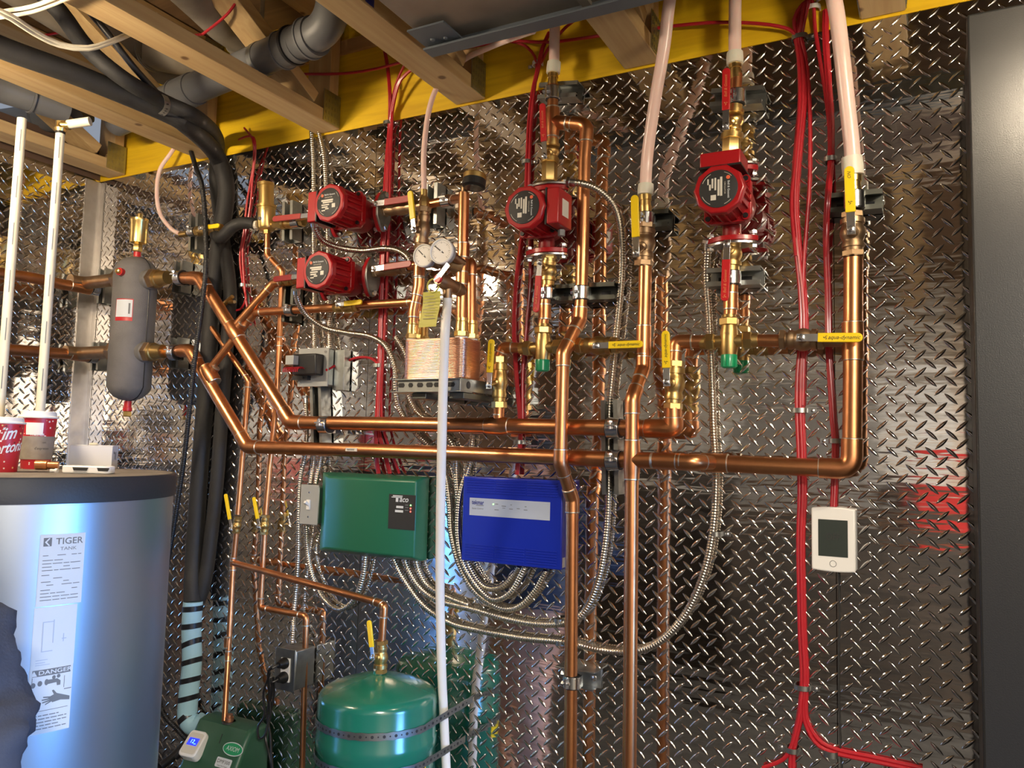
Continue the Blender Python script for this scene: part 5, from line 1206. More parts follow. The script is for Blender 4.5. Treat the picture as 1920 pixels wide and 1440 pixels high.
text('TIGER', None, EX, EZ, .017, M['grayink'], lb, fn=cyl_map(TX, TY, TR, thm + .034, z1 - .014, .0012), bold=.01, sx=1.05)
text('TANK', None, EX, EZ, .009, M['grayink'], lb, fn=cyl_map(TX, TY, TR, thm + .03, z1 - .028, .0012), sx=1.2)
m1 = cyl_patch(TX, TY, TR, thm - .105, thm - .062, z1 - .022, z1 - .006, off=.0012, n=3); lo = m1.build('logo_square', M['grayink'], lb)
mb = MB(); f_ = cyl_map(TX, TY, TR, thm - .105, z1 - .022, .0016)
mb.add([f_(.002, .008), f_(.009, .0155), f_(.011, .0145), f_(.0055, .008), f_(.011, .0015), f_(.009, .0005)], [(0, 1, 2, 3), (0, 3, 4, 5)]); mb.build('logo_arrow', M['label'], lo, orient=False)
rnd = random.Random(3); mb = MB()
def cyl_bar(x0, x1, za, zb_, th_c, off=.0013): 
    q = cyl_patch(TX, TY, TR, th_c + x0 / TR, th_c + x1 / TR, za, zb_, off=off, n=3); mb.add(q.v, q.f)
z = z1 - .040; k = 0
while z > z0 + .006:
    x = -wl / 2 + .006
    while x < wl / 2 - .012:
        w = rnd.uniform(.006, .020)
        if rnd.random() < (.9 if k in (2, 3, 11, 12, 13, 14, 15, 16) else .55): cyl_bar(x, min(x + w, wl / 2 - .006), z, z + .0013, thm)
        x += w + .002
    z -= .0062 if k % 4 else .009; k += 1
mb.build('label_print', M['grayink'], lb)
th0b, z1b = tk(66, 1136); th1b, _ = tk(150, 1136); _, z0b = tk(100, 1250)
lb2 = cyl_patch(TX, TY, TR, th0 - .004, th1 - .02, z0b, z0 - .002, off=.0006).build('plain_label', M['label'], t)
mb = MB()
for x0_, x1_, a_, b_ in ((-.022, -.0205, .030, .085), (-.004, -.0025, .045, .088), (-.022, -.003, .084, .0855), (-.022, -.003, .030, .0315), (.012, .02, .05, .0515), (.014, .0155, .045, .06), (-.03, -.01, .015, .016), (-.03, -.014, .010, .011), (-.03, -.006, .006, .007)): cyl_bar(x0_, x1_, z0b + a_, z0b + b_, thm - .01)
mb.build('faint_diagram', M['bluelabel'], lb2)
_, zd1 = tk(95, 1250); _, zd0 = tk(90, 1373)
lb3 = cyl_patch(TX, TY, TR, th0 - .006, th1 - .022, zd0, zd1, off=.0010).build('danger_label', M['label'], t)
thd = (th0 + th1) / 2 - .014; wd = wl - .006
mb = MB(); cyl_bar(-wd / 2 + .004, wd / 2 - .004, zd1 - .015, zd1 - .003, thd, .0015); bn = mb.build('danger_banner', M['grayink'], lb3)
text('DANGER', None, EX, EZ, .0105, M['label'], bn, fn=cyl_map(TX, TY, TR, thd + .018, zd1 - .009, .0019), sx=1.35, bold=.015)
mb = MB(); f_ = cyl_map(TX, TY, TR, thd - .11, zd1 - .014, .0019); mb.add([f_(0, 0), f_(.011, 0), f_(.0055, .010)], [(0, 1, 2)]); mb.build('warning_triangle', M['label'], bn, orient=False)
mb = MB(); zz = zd1 - .016
cyl_bar(-wd / 2 + .004, -wd / 2 + .005, zd1 - .078, zz, thd, .0015); cyl_bar(-wd / 2 + .004, wd / 2 - .005, zd1 - .079, zd1 - .078, thd, .0015)
cyl_bar(.022, .023, zd1 - .042, zz - .004, thd, .0015); cyl_bar(.023, .036, zd1 - .046, zd1 - .0445, thd, .0015)
fm = cyl_map(TX, TY, TR, thd, zd1, .0016)
def disc(x, y, r_, sx=1, n=12): mb.add([fm(x + r_ * sx * math.cos(2 * PI * k / n), y + r_ * math.sin(2 * PI * k / n)) for k in range(n)], [tuple(range(n))])
disc(-.030, -.030, .0050, .8); disc(-.019, -.028, .0050, .8); disc(.004, -.020, .0036, .9); disc(.012, -.019, .0036, .9); disc(-.008, -.027, .0058, .6)
mb.add([fm(-.006, -.023), fm(.010, -.023), fm(.016, -.028), fm(.016, -.036), fm(.010, -.036), fm(.009, -.030), fm(-.006, -.031)], [(0, 1, 2, 3, 4, 5, 6)])
mb.add([fm(-.004, -.056), fm(.010, -.050), fm(.034, -.060), fm(.034, -.067), fm(.018, -.064), fm(.004, -.066)], [(0, 1, 2, 3, 4, 5)])
for xx, yy in ((-.012, -.053), (-.014, -.058), (-.013, -.063), (-.008, -.067)): mb.add([fm(xx, yy), fm(.002, yy + (-.060 - yy) * .5 + .002), fm(.002, yy + (-.060 - yy) * .5 - .001), fm(xx, yy - .0022)], [(0, 1, 2, 3)])
mb.add([fm(.006, -.052), fm(.002, -.044), fm(.005, -.043), fm(.012, -.052)], [(0, 1, 2, 3)])
o = mb.build('scald_drawing', M['grayink'], lb3, orient=False)
mb = MB(); z = zd1 - .088; k = 0
while z > zd0 + .004:
    x = -wd / 2 + .006; e_ = wd / 2 - (.006 if k % 3 else .020)
    while x < e_:
        w = rnd.uniform(.006, .014); cyl_bar(x, min(x + w, e_), z, z + .0016, thd, .0015); x += w + .0016
    z -= .0060; k += 1
mb.build('warning_print', M['grayink'], lb3)
# ------------------------------------------------ things on the lid
def on_lid(px, py):
    return PZ(px, py, TT)
def cup(label, px, py, wpx, hpx, txt=None, sleeve=False):
    b = on_lid(px, py); s_ = dep(b) / F; r1 = wpx * s_ / 2 * (.84 if px < 30 else .92); h = hpx * s_ * .97
    t = thing('paper_cup', label, 'cup', b)
    r0_ = r1 * .74
    mb = MB(); mb.lathe(b, EZ, [(0, r0_ * .97), (.002, r0_), (h * .90, r1 * .94)], 48); mb.build('cup_body', M['cup'], t)
    mb = MB(); mb.lathe(b + EZ * h * .885, EZ, [(0, r1 * .98), (.001, r1 * 1.03), (h * .03, r1 * 1.03), (h * .045, r1 * .93), (h * .115, r1 * .88), (h * .125, r1 * .82), (h * .10, r1 * .78)], 48); mb.build('plastic_lid', M['white'], t)
    cr = lambda y: r0_ + (r1 * .94 - r0_) * y / (h * .9)
    thc = math.atan2(CAM.y - b.y, CAM.x - b.x)
    def fn(z0_, th_): return lambda x, y: V((b.x + (cr(z0_ + y) + .0008) * math.cos(thc + th_ + x / r1), b.y + (cr(z0_ + y) + .0008) * math.sin(thc + th_ + x / r1), b.z + z0_ + y))
    return t, b, h, r0_, r1, cr, fn
t, b, h, r0_, r1, cr, fn = cup('red confetti paper cup with a brown sleeve standing behind the other cup', 66, 879, 71, 110)
sl = MB(); sl.lathe(b + EZ * h * .17, EZ, [(0, cr(h * .17) + .0002), (0, cr(h * .17) + .0014), (h * .40, cr(h * .57) + .0014), (h * .40, cr(h * .57) + .0002)], 48); sv = sl.build('card_sleeve', M['brown'], t)
text("d'espresso", None, EX, EZ, .0085, M['ink'], sv, fn=lambda x, y, f=fn(h * .36, .30): f(x, y) + (f(x, y) - V((b.x, b.y, f(x, y).z))).normalized() * .0012)
text('100%', None, EX, EZ, .0050, M['ink'], sv, fn=lambda x, y, f=fn(h * .46, .40): f(x, y) + (f(x, y) - V((b.x, b.y, f(x, y).z))).normalized() * .0012)
def cpatch(f, w, h_, o_, n=6):
    vs = []; fs = []
    for j in (0, 1):
        for k in range(n + 1):
            p = f(-w / 2 + w * k / n, -h_ / 2 + h_ * j); rr = (p - V((b.x, b.y, p.z))).normalized(); vs += [p + rr * o_, p + rr * (o_ - .0005)]
    W2 = (n + 1) * 2
    for k in range(n): fs.append((2 * k, 2 * k + 2, W2 + 2 * k + 2, W2 + 2 * k)); fs.append((2 * k + 1, W2 + 2 * k + 1, W2 + 2 * k + 3, 2 * k + 3))
    return MB().add(vs, fs)
w1 = cpatch(fn(h * .70, -.20), .040, h * .21, .0006).build('white_panel', M['white'], t)
text('WIN', None, EX, EZ, .012, M['redgrip'], w1, fn=lambda x, y, f=fn(h * .725, -.08): f(x, y) + N * .0006, bold=.03)
text('A DONER', None, EX, EZ, .008, M['white'], t, fn=lambda x, y, f=fn(h * .60, .0): f(x, y) + N * .0004) if False else text('WAGNER', None, EX, EZ, .008, M['white'], t, fn=lambda x, y, f=fn(h * .595, -.02): f(x, y) + N * .0004, bold=.01)
t, b, h, r0_, r1, cr, fn = cup('red confetti paper cup with white script, cut off by the left edge', 3, 885, 80, 105)
f1_ = fn(h * .69, -.02); f2_ = fn(h * .44, .10)
text('Tim', None, EX, EZ, .036, M['white'], t, fn=lambda x, y: f1_(x, y + x * .16), shear=.4, bold=.02, sx=.85)
text('Hortons', None, EX, EZ, .032, M['white'], t, fn=lambda x, y: f2_(x, y + x * .16), shear=.4, bold=.02, sx=.78)
# card box
b = on_lid(168, 879); t = thing('card_box', 'plain white card box standing on the tank lid behind the remote', 'box', b)
s_ = dep(b) / F; w = 74 * s_; h = 43 * s_; A_ = (rt - EZ * rt.z).normalized(); B_ = EZ.cross(A_)
A2 = (A_ * math.cos(.22) + B_ * math.sin(.22)).normalized(); B2 = EZ.cross(A2)
c = b + A2 * w * .50 * 0 + B2 * .03 + EZ * h / 2
mb = MB(); mb.box(c, A2, B2, EZ, w / 2, .028, h / 2); bx = mb.build('carton', M['box'], t, bevel=.0008)
mb = MB(); mb.box(c + EZ * (h / 2 + .001) + B2 * .01, A2, B2, EZ, w / 2, .03, .0006); mb.build('top_flap', M['box'], t)
joinq(mb := MB(), c + A2 * (w / 2) , B2, EZ, [(-.012, .012, .006, .006), (-.004, .004, .004, .018), (.006, .004, .004, .020)], .0006); mb.build('side_print', M['grayink'], bx)
mb = MB(); mb.ball(c + EZ * (h / 2 + .004) - A2 * .002, .010, 12, (1.4, 1, .4)); tag(mb.build('cream_plug', M['cream']), 'little cream plug lying on top of the card box', 'plug')
# white remote
b = on_lid(166, 888); t = thing('white_remote', 'white handheld device with two dark windows lying at the tank rim', 'device', b)
s_ = dep(b) / F; w = 90 * s_
mb = MB(); mb.prism(rrect(w / 2, .019, .012, 5), b, A_, B_, EZ, .0005, .017); bd = mb.build('case', M['white'], t, bevel=.003, seg=3)
mb = MB(); mb.prism([(-.017, 0), (.017, 0), (.014, -.007), (-.014, -.007)], b + A_ * -.008 - B_ * .0192 + EZ * .0135, A_, EZ, -B_, 0, .0006); mb.prism([(-.013, 0), (.013, 0), (.010, -.007), (-.010, -.007)], b + A_ * .040 - B_ * .0170 + EZ * .0135, A_, EZ, -B_, 0, .0022); mb.build('dark_window', M['ink'], bd)
mb = MB(); mb.prism([(-.016, 0), (.016, 0), (.012, .0015), (-.012, .0015)], b + A_ * -.008 - B_ * .0194 + EZ * .0035, A_, EZ, -B_, 0, .0006); mb.build('slot_line', M['grey'], bd)
mb = MB(); joinq(mb, b + EZ * .0172, A_, B_, [(-.028, .0, .006, .004), (-.010, .0, .006, .006), (.008, .0, .006, .006), (.034, .0, .006, .005)], .0004); mb.build('button_print', M['bluelabel'], bd)
# copper fitting and bits
b = on_lid(84, 881); mb = MB(); ax = (A_ + B_ * .3).normalized(); c = b + EZ * .0115 - ax * .02; mb.lathe(c, ax, [(0, .0100), (.0, .0112), (.024, .0112), (.026, .0085), (.048, .0085)], 20); tag(mb.build('copper_reducer', M['copper']), 'loose copper reducer lying on the tank lid beside the cups', 'fitting')
b = on_lid(101, 886); mb = MB(); mb.lathe(b + EZ * .004 - A_ * .008, A_, [(0, .0035), (.010, .0035), (.011, .0052), (.016, .0052)], 12); tag(mb.build('wire_nut', M['white']), 'tiny white connector lying beside the copper reducer', 'connector')
# pvc drops behind the cups
def onray(px, py, dist):
    v = ray(px, py); hh = math.hypot(v.x, v.y); return CAM + v * (dist / hh)
for lab, px, dst, zlo, ztop, px2 in (('nearer cream plastic pipe at the left edge coming down to a dark collar', 20, 2.33, TT, 2.372, 0), ('cream plastic pipe coming down behind the sleeved cup', 95, 2.33, TT, 2.362, 0)):
    p = onray(px, 500 - (0 if px < 50 else 0), dst)
    t = thing('cream_pipe', lab, 'pipe', (p.x, p.y, TT))
    z0_ = TT + (.078 if px < 50 else .004)
    mb = MB(); mb.lathe((p.x, p.y, z0_), EZ, [(0, .0110), (ztop - z0_, .0110)], 20); mb.build('tube', M['cream'], t)
    q = (V((CAM.x - p.x, CAM.y - p.y, 0))).normalized()
    for k in range(6): MB().box(V((p.x, p.y, TT + .22 + k * .12)) + q * .0110, EZ, q.cross(EZ), q, .028, .0011, .0003).build('printed_mark', M['grayink'], t)
    if px < 50:
        mb = MB(); mb.lathe((p.x, p.y, TT), EZ, [(0, .0130), (.035, .0130), (.036, .0118), (.066, .0118)], 20); mb.build('brass_adapter', M['bronze'], t)
        mb = MB(); mb.lathe((p.x, p.y, TT + .066), EZ, [(0, .0128), (.012, .0128)], 20); mb.build('black_collar', M['black'], t)
    else:
        tp = V((p.x, p.y, ztop)); q2 = tp + (A_ + EZ * .22).normalized() * .10 + V((0, 0, .018))
        mb = MB(); mb.lathe(tp - EZ * .004, EZ, [(0, .0125), (.008, .0150), (.012, .0125), (.026, .0125)], 20); mb.tube([tp + EZ * .014, tp + EZ * .014 + A_ * .022], .012, 16); mb.build('brass_elbow', M['brass_lt'], t)
        mb = MB(); mb.tube([tp + EZ * .016 + A_ * .018, tp + EZ * .026 + A_ * .075], .0115, 18); mb.build('branch_tube', M['cream'], t)
        mb = MB(); mb.lathe(tp - EZ * .010, EZ, [(0, .0120), (.006, .0120)], 20); mb.build('black_ring', M['black'], t)
# ================================================================ EXPANSION TANK
c = P(709, 1300, .160); r = .1445; ztop = P(709, 1262, .160).z
t = thing('expansion_tank', 'round green expansion tank strapped to the wall', 'tank', (c.x, c.y, ztop - .3))
prof = [(0, .02)]
for k in range(10):
    an = PI / 2 * k / 9; prof.append((.0 + .060 * math.sin(an), r * .35 + r * .65 * math.sin(an) ** .8 if False else .02 + (r - .02) * (1 - (1 - math.sin(an)) ** 1.0)))
Zb = ztop - .42
pr = [(0, .03), (.02, .09), (.05, r - .006), (.07, r)]
pr += [(.42 - .165, r), (.42 - .160, r + .0022), (.42 - .140, r + .0022), (.42 - .135, r), (.42 - .056, r), (.42 - .047, r - .002), (.42 - .040, r - .007), (.42 - .034, r - .016), (.42 - .026, r - .034), (.42 - .015, r - .066), (.42 - .006, r - .100), (.42 - .001, .022), (.42, .016)]
mb = MB(); mb.lathe((c.x, c.y, Zb), EZ, pr, 72); mb.build('shell', M['greentank'], t, sharp=60)
mb = MB(); mb.lathe((c.x, c.y, ztop - .002), EZ, [(0, .015), (.012, .0125)], 20); mb.build('neck', M['greentank'], t)
mb = MB(); mb.lathe((c.x, c.y, ztop + .008), EZ, [(0, .0135), (.006, .0135)], 20); mb.build('white_seal', M['offwhite'], t)
th0, z0 = cyl_hit(752, 1440, c.x, c.y, r); th1, z1 = cyl_hit(798, 1425, c.x, c.y, r)
lb = cyl_patch(c.x, c.y, r, th0 - .05, th1, z0 - .05, z1, off=.0010).build('caution_label', M['yelgrip'], t)
text('CAUTION', None, EX, EZ, .016, M['ink'], lb, fn=cyl_map(c.x, c.y, r, (th0 + th1) / 2 - .02, z1 - .013, .0016), bold=.02)
def tank_strap(label, py0, rightpt, n=34):
    th_, z_ = cyl_hit(705, py0, c.x, c.y, r + .002)
    pts = []
    for k in range(n + 1):
        a_ = math.radians(-195 + 190 * k / n)
        pts.append(V((c.x + (r + .0028) * math.cos(a_), c.y + (r + .0028) * math.sin(a_), z_)))
    endp = P(*rightpt, .004); last = pts[-1]
    for k in range(1, 9): pts.append(last + (endp - last) * k / 8)
    first = pts[0]
    pts = [V((first.x + .001, -.004, z_))] + pts
    tt = thing('perforated_band', label, 'strap', pts[20]); h_ = .0085
    vs = []; fs = []
    for i, p in enumerate(pts):
        d = (pts[min(i + 1, len(pts) - 1)] - pts[max(i - 1, 0)]); o_ = d.cross(EZ).normalized()
        hh = h_ * (1 + .10 * math.cos(i * 2.6))
        vs += [p - EZ * hh, p + EZ * hh, p + EZ * hh + o_ * .0010, p - EZ * hh + o_ * .0010]
    for i in range(len(pts) - 1):
        for e in range(4): fs.append((i * 4 + e, i * 4 + (e + 1) % 4, i * 4 + 4 + (e + 1) % 4, i * 4 + 4 + e))
    MB().add(vs, fs).build('band', M['zinc'], tt)
    mb = MB()
    q = resamp(pts, .0135)
    for i in range(1, len(q) - 1):
        d = (q[i + 1] - q[i - 1]); o_ = d.cross(EZ).normalized()
        mb.lathe(q[i] + o_ * .0012, o_, [(0, .0036 if i % 2 else .0018), (.0005, .0036 if i % 2 else .0018)], 10)
    mb.build('punched_holes', M['ink'], tt)
tank_strap('upper perforated steel band round the green expansion tank', 1382, (886, 1310))
tank_strap('lower perforated steel band round the green expansion tank', 1452, (872, 1385))
# ================================================================ FEEDER (AXIOM)
q = P(430, 1352, .09); x0, x1 = P(345, 1420, .15).x, P(472, 1400, .10).x
t = thing('glycol_feeder', 'dark green glycol feeder box with oval badge at the bottom', 'feeder', ((x0 + x1) / 2, -.15, q.z - .2))
zt = q.z; sec = [(-.030, zt - .42), (-.245, zt - .42), (-.235, zt - .250), (-.125, zt - .033), (-.108, zt - .006), (-.090, zt), (-.050, zt), (-.030, zt - .01)]
mb = MB(); mb.prism(sec, V((0, 0, 0)), EY, EZ, EX, x0, x1); body = mb.build('moulded_body', M['dkgreen'], t, bevel=.012, seg=3)
fn_ = V((0, -.217, .110)).normalized(); dn = V((0, -.110, -.217)).normalized()
def onface(px, py):   # point of the sloping face under a pixel
    v = ray(px, py); p0 = V((0, -.125, zt - .033)); tt_ = (p0 - CAM).dot(fn_) / v.dot(fn_); return CAM + v * tt_
o = onface(437, 1405); U = -dn
mb = MB(); mb.prism([(.037 * math.cos(2 * PI * k / 40), .0172 * math.sin(2 * PI * k / 40)) for k in range(40)], o, EX, U, fn_, 0, .0012); bd = mb.build('oval_badge', M['label'], t)
mb = MB(); mb.prism([(.0348 * math.cos(2 * PI * k / 40), .0151 * math.sin(2 * PI * k / 40)) for k in range(40)], o, EX, U, fn_, .001, .0016); mb.build('badge_field', M['greencap'], bd)
text('AXIOM', o + fn_ * .0017, EX, U, .0170, M['label'], bd, off=.0002, sx=.85, shear=.12)
o = onface(419, 1431)
mb = MB(); mb.prism(rrect(.028, .0125, .004, 3), o, EX, U, fn_, 0, .001); bd = mb.build('model_sticker', M['label'], t)
text('DMF300', o + fn_ * .0011 + U * .0025, EX, U, .0125, M['ink'], bd, off=.0002, sx=1.1); text('Digital Mini Feeder', o + fn_ * .0011 - U * .0080, EX, U, .0050, M['ink'], bd, off=.0002)
mb = MB(); c1_ = onface(417, 1376); c2_ = onface(411, 1394); mb.tube([c1_ + fn_ * .0004, c2_ + fn_ * .0004], .0012, 6); mb.build('lid_seam', M['ink'], t)
mb = MB(); mb.lathe(q - EZ * .004, EZ, [(0, .020), (.004, .018)], 24); mb.build('filler_hole', M['ink'], t)
mb = MB(); mb.lathe(q - EZ * .001 + N * .0, EZ, [(0, .012), (.012, .012), (.013, .009), (.02, .009)], 20); mb.build('adapter', M['copper_dull'], t)
# display
o = onface(369, 1402); on_ = (fn_ + V((.12, .0, .45))).normalized(); DX = (EX * .97 + V((0, .12, -.02))).normalized(); DX = (DX - on_ * DX.dot(on_)).normalized(); DY = on_.cross(DX)
mb = MB(); mb.prism(rrect(.029, .037, .012, 4), o, DX, DY, on_, -.004, .026); dsp = mb.build('display_housing', M['white'], t, bevel=.003, seg=3)
mb = MB(); mb.prism(rrect(.024, .029, .007, 4), o, DX, DY, on_, .0260, .0268); mb.build('display_panel', M['offwhite'], dsp)
o2 = o + on_ * .027 + DY * .004
mb = MB(); mb.prism([(-.017, -.0105), (.017, -.0105), (.017, .0105), (-.017, .0105)], o2, DX, DY, on_, 0, .0008); scn = mb.build('screen', M['lcdblue'], dsp)
text('12', o2 + on_ * .0009 - DX * .002, DX, DY, .015, M['lcdcyan'], scn, off=.0002); text('psi', o2 + on_ * .0009 + DX * .010 - DY * .005, DX, DY, .006, M['lcdcyan'], scn, off=.0002)
mb = MB(); mb.tube([o - DX * .020 + on_ * .0, o - DX * .04 - EZ * .01, o - DX * .07 - EZ * .04], .006, 10); mb.build('cord', M['black'], t)
tag(MB().tube(curve([P(300, 1438, .16), P(325, 1418, .12), P(345, 1400, .09), P(372, 1385, .06), P(392, 1368, .04)], .01), .012, 12).build('dark_hose', M['black']), 'dark hose curving behind the green feeder box', 'hose')
# ================================================================ OVERHEAD PIPES
def drain(label, pts, r, rings=(), m_='greyabs', name='drain_pipe', fl=None):
    t = thing(name, label, 'pipe', pts[0]); MB().tube(fillet(pts, fl or r * 1.6, 8), r, 28).build('tube', M[m_], t)
    for (p, a, L, rr) in rings:
        a = a.normalized(); mb = MB(); mb.lathe(p - a * L / 2, a, [(0, rr), (L, rr)], 28); mb.lathe(p - a * L / 2, a, [(0, rr + .003), (.006, rr + .003)], 28); mb.build('hub', M[m_], t)
    return t
g0 = PZ(296, 196, 2.60); g1 = PZ(480, 116, 2.60); g2 = PZ(598, 62, 2.60)
ga = (g2 - g0).normalized()
t = drain('grey drain pipe crossing behind the left trusses with a clamped elbow', [g0 - ga * .25, g0, g1, g2 + ga * .04, g2 + ga * .07 + EZ * .16], .043, [(PZ(350, 173, 2.60), ga, .09, .047), (PZ(546, 88, 2.60), ga, .07, .047), (PZ(585, 70, 2.60), ga, .03, .050)])
mb = MB(); cc = PZ(548, 86, 2.60); mb.lathe(cc, ga, [(0, .0475), (0, .0505), (.008, .0505), (.008, .0475)], 28); mb.build('black_gasket', M['black'], t)
mb = MB(); cc = PZ(487, 113, 2.60); mb.lathe(cc, ga, [(0, .0435), (0, .0455), (.018, .0455), (.018, .0435)], 28); mb.box(cc + EZ * .12, EZ, ga, EY, .08, .009, .001); mb.build('strap_hanger', M['zinc'], t)
drain('white drain pipe with a cut hub high up between two trusses', [PZ(290, -80, 2.72), PZ(380, 5, 2.72), PZ(420, 45, 2.72), PZ(470, 78, 2.72), PZ(530, 110, 2.72)], .052, [(PZ(462, 72, 2.72), PZ(470, 78, 2.72) - PZ(420, 45, 2.72), .05, .057)], 'dullwhite', 'white_pipe')
drain('white drain pipe above the black lines at the upper left', [PZ(-40, -50, 2.74), PZ(60, 8, 2.74), PZ(160, 70, 2.74), PZ(240, 118, 2.74), PZ(340, 150, 2.74)], .032, [], 'dullwhite', 'white_pipe')
drain('second white pipe beside it under the subfloor', [PZ(20, -20, 2.78), PZ(130, 30, 2.78), PZ(210, 66, 2.78), PZ(270, 96, 2.78)], .028, [], 'dullwhite', 'white_pipe')
drain('fat off-white pipe stub crossing between two trusses', [PZ(268, 96, 2.77), PZ(330, 108, 2.77), PZ(400, 118, 2.77)], .050, [(PZ(283, 99, 2.77), EX, .012, .053)], 'dullwhite', 'white_pipe')
drain('flat grey pipe at the far left above the cream pipes', [PZ(-60, 142, 2.55), PZ(0, 165, 2.55), PZ(60, 184, 2.55), PZ(125, 205, 2.55)], .040, [(PZ(58, 183, 2.55), PZ(60, 184, 2.55) - PZ(0, 165, 2.55), .006, .042)])
drain('grey corrugated elbow above the left wall behind the cream pipe', [PZ(10, 230, 2.66), PZ(70, 222, 2.66), PZ(120, 222, 2.65), PZ(160, 205, 2.68)], .046, [(PZ(80, 222, 2.66), EX, .012, .052)])
for i, pts in enumerate((([PZ(-60, 36, 2.46), PZ(0, 22, 2.465), PZ(60, 12, 2.47), PZ(130, -14, 2.48)]), ([PZ(-60, 48, 2.46), PZ(0, 33, 2.465), PZ(60, 22, 2.47), PZ(135, -6, 2.48)]), ([PZ(-20, 18, 2.45), PZ(20, 36, 2.45), PZ(60, 62, 2.45), PZ(110, 86, 2.45), PZ(165, 93, 2.46), PZ(215, 78, 2.50), PZ(262, 56, 2.57), PZ(300, 30, 2.62)]), ([PZ(-20, 10, 2.455), PZ(24, 30, 2.455), PZ(64, 57, 2.455), PZ(112, 81, 2.455), PZ(165, 88, 2.465), PZ(213, 74, 2.505), PZ(256, 54, 2.575), PZ(296, 26, 2.625)]))):
    tag(MB().tube(curve(pts, .02), .0042, 10).build('white_cable', M['cream']), ['upper of two white cables running off at the top left corner', 'lower of two white cables running off at the top left corner', 'lower of the two white cables sagging under the black lines', 'upper of the two white cables sagging under the black lines'][i], 'cable')
wire('dull red wire crossing the subfloor above the black lines', [PZ(60, 70, 2.86), PZ(150, 56, 2.86), PZ(240, 52, 2.86), PZ(300, 80, 2.86)], .0040)
wire('dull red wire running right behind the drain pipe', [PZ(250, 92, 2.8), PZ(330, 72, 2.8), PZ(380, 64, 2.8)], .0040)
# ================================================================ LAMPS; the rear one is added fill
def tube_lamp(label, p, L, m_, r=.022):
    t = thing('tube_lamp', label, 'lamp', p)
    MB().lathe(p - EX * L / 2, EX, [(0, r * .8), (.004, r), (L - .004, r), (L, r * .8)], 20).build('glowing_tube', M[m_], t)
    for s_ in (-1, 1): MB().lathe(p + EX * s_ * (L / 2 + .001), EX * s_, [(0, r * 1.02), (.02, r * 1.02), (.024, r * .7)], 20).build('end_cap', M['white'], t)
    MB().bb((p.x - L / 2 - .02, p.y - .034, p.z + .030), (p.x + L / 2 + .02, p.y + .034, p.z + .052)).build('added_housing', M['white'], t, bevel=.003)  # housing added above the tube to cut its upward light
    for s_ in (-1, 1): MB().tube([p + EX * s_ * (L / 2 + .012), p + EX * s_ * (L / 2 + .012) + EZ * (2.5 - p.z)], .002, 6).build('hanger', M['zinc'], t)
tube_lamp('glowing tube lamp hanging from the trusses in front of the pumps', LAMP, .34, 'bulb')
tube_lamp('glowing tube lamp hanging in front of the dark cabinet', LAMP2, .16, 'bulb2')
t = thing('rear_fill_lamp', 'added long fill light near the back of the room, out of view', 'lamp', REAR_FILL); p = REAR_FILL
mb = MB(); mb.bb((p.x - .27, p.y - .10, p.z + .012), (p.x + .27, p.y + .10, p.z + .050)); mb.build('added_housing', M['white'], t, bevel=.005)
mb = MB(); mb.bb((p.x - .25, p.y - .08, p.z + .006), (p.x + .25, p.y + .08, p.z + .0118)); mb.build('diffuser', M['fillem'], t)
mb = MB(); mb.tube([p + V((0, 0, .05)), V((p.x, p.y, 2.50))], .004, 8); mb.build('hanger', M['zinc'], t)
# ================================================================ PERSON
t = thing('person', 'person in a navy jacket bending at the lower left edge, only the sleeve in view', 'person', (-1.45, -1.35, 0))
pz = lambda px, py, k: onray(px, py, k)
D_ = 1.32
sh = pz(-210, 1110, 1.50); el = pz(-42, 1345, D_); el2 = pz(-54, 1262, D_ + .02); wr = pz(-70, 1530, 1.22); hip = V((sh.x - .15, sh.y - .20, .85)); ch = V((sh.x - .13, sh.y - .05, sh.z - .02)); nk = ch + V((-.02, -.02, .16)); hd = nk + V((.05, .03, .14))
ps = [(hip, .17), (ch, .18), (nk, .065), (hd, .10), (sh, .085), (el2, .066), (el, .062), (wr, .045), (hip + V((.02, .12, -.42)), .10), (hip + V((.02, .10, -.82)), .075), (ch + V((-.26, -.04, -.03)), .085), (ch + V((-.36, .06, -.30)), .06), (hip + V((-.18, .02, -.42)), .10), (hip + V((-.18, .0, -.82)), .075)]
ed = [(0, 1), (1, 2), (2, 3), (1, 4), (4, 5), (5, 6), (6, 7), (0, 8), (8, 9), (1, 10), (10, 11), (0, 12), (12, 13)]
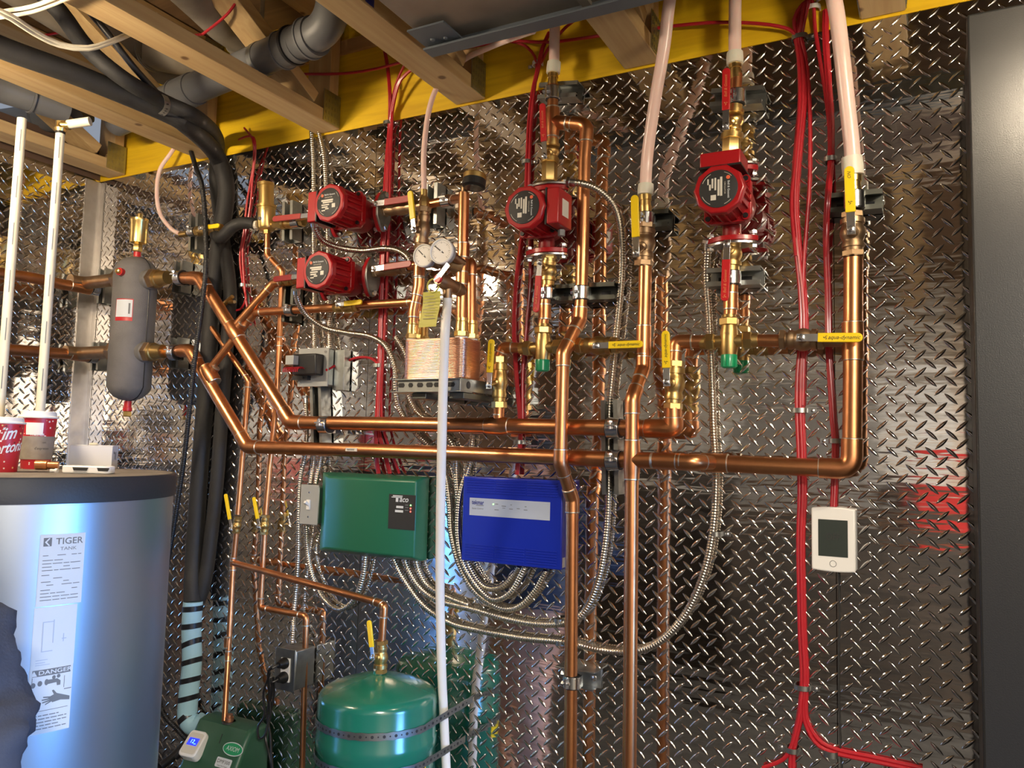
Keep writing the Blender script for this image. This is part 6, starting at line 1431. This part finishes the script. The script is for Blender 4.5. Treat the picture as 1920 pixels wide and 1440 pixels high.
def skin(name, ps, ed, m_, par, sub=2, folds=0):
    org = V(par['_o']); me = bpy.data.meshes.new(name); me.from_pydata([tuple(p - org) for p, r in ps], ed, [])
    o = bpy.data.objects.new(name, me); COL.objects.link(o); sm = o.modifiers.new('s', 'SKIN'); sm.use_smooth_shade = True
    for i, (p, r) in enumerate(ps): me.skin_vertices[0].data[i].radius = (r, r); 
    me.skin_vertices[0].data[0].use_root = True
    sb = o.modifiers.new('b', 'SUBSURF'); sb.levels = sub; sb.render_levels = sub
    if folds:
        tx = bpy.data.textures.new('folds', 'CLOUDS'); tx.noise_scale = .06; dm = o.modifiers.new('d', 'DISPLACE'); dm.texture = tx; dm.strength = folds; dm.mid_level = .5
    me.materials.append(m_); o.parent = par; o['_o'] = tuple(org); return o
skin('jacket', ps[:8] + [ps[10], ps[11]], [(0, 1), (1, 2), (1, 4), (4, 5), (5, 6), (6, 7), (1, 8), (8, 9)], M['denim'], t, 3, .03) if False else None
body = [(hip, .12), (ch, .12), (nk, .050), (hd, .085), (sh, .055), (el2, .045), (el, .042), (wr, .028)]
skin('body', [(p, r * .8) for p, r in ps], ed, M['skin'], t)
jp = [(hip, .175), (ch, .185), (nk - V((0, 0, .03)), .085), (sh, .095), (el2, .074), (el, .070), (pz(-44, 1400, 1.26), .062), (wr, .052), ps[10], ps[11]]
skin('jacket', jp, [(0, 1), (1, 2), (1, 3), (3, 4), (4, 5), (5, 6), (6, 7), (1, 8), (8, 9)], M['denim'], t, 3, .055)
mb = MB(); mb.ball(hd + V((-.01, -.02, .03)), .105, 20, (1, 1.05, 1)); mb.build('hair', M['hair'], t)
# ================================================================ REAR OF THE ROOM, bench and toolbox added for the plate reflections
t = thing('workbench', 'added dark workbench at the rear wall, put in for dark reflections', 'workbench', (.1, -4.2, 0))
MB().bb((-1.3, -4.5, 0), (1.2, -3.9, 1.14)).build('bench_cabinet', M['darkpanel'], t, bevel=.005)
MB().bb((-1.32, -4.52, 1.141), (1.22, -3.87, 1.18)).build('bench_top', M['darkwood'], t, bevel=.004)
t = thing('toolbox', 'added red toolbox on the rear workbench, put in for a red reflection', 'toolbox', (.1, -4.1, 1.18))
MB().bb((-.12, -4.25, 1.181), (.34, -3.98, 1.40)).build('box_body', M['redsteel'], t, bevel=.01)
MB().bb((-.125, -4.255, 1.402), (.345, -3.975, 1.45)).build('box_lid', M['redsteel'], t, bevel=.012)
MB().tube(fillet([(.02, -4.1, 1.452), (.02, -4.1, 1.49), (.2, -4.1, 1.49), (.2, -4.1, 1.452)], .02), .007, 10).build('box_handle', M['chrome'], t)
for o in list(bpy.data.objects):
    if '_o' in o.keys(): del o['_o']
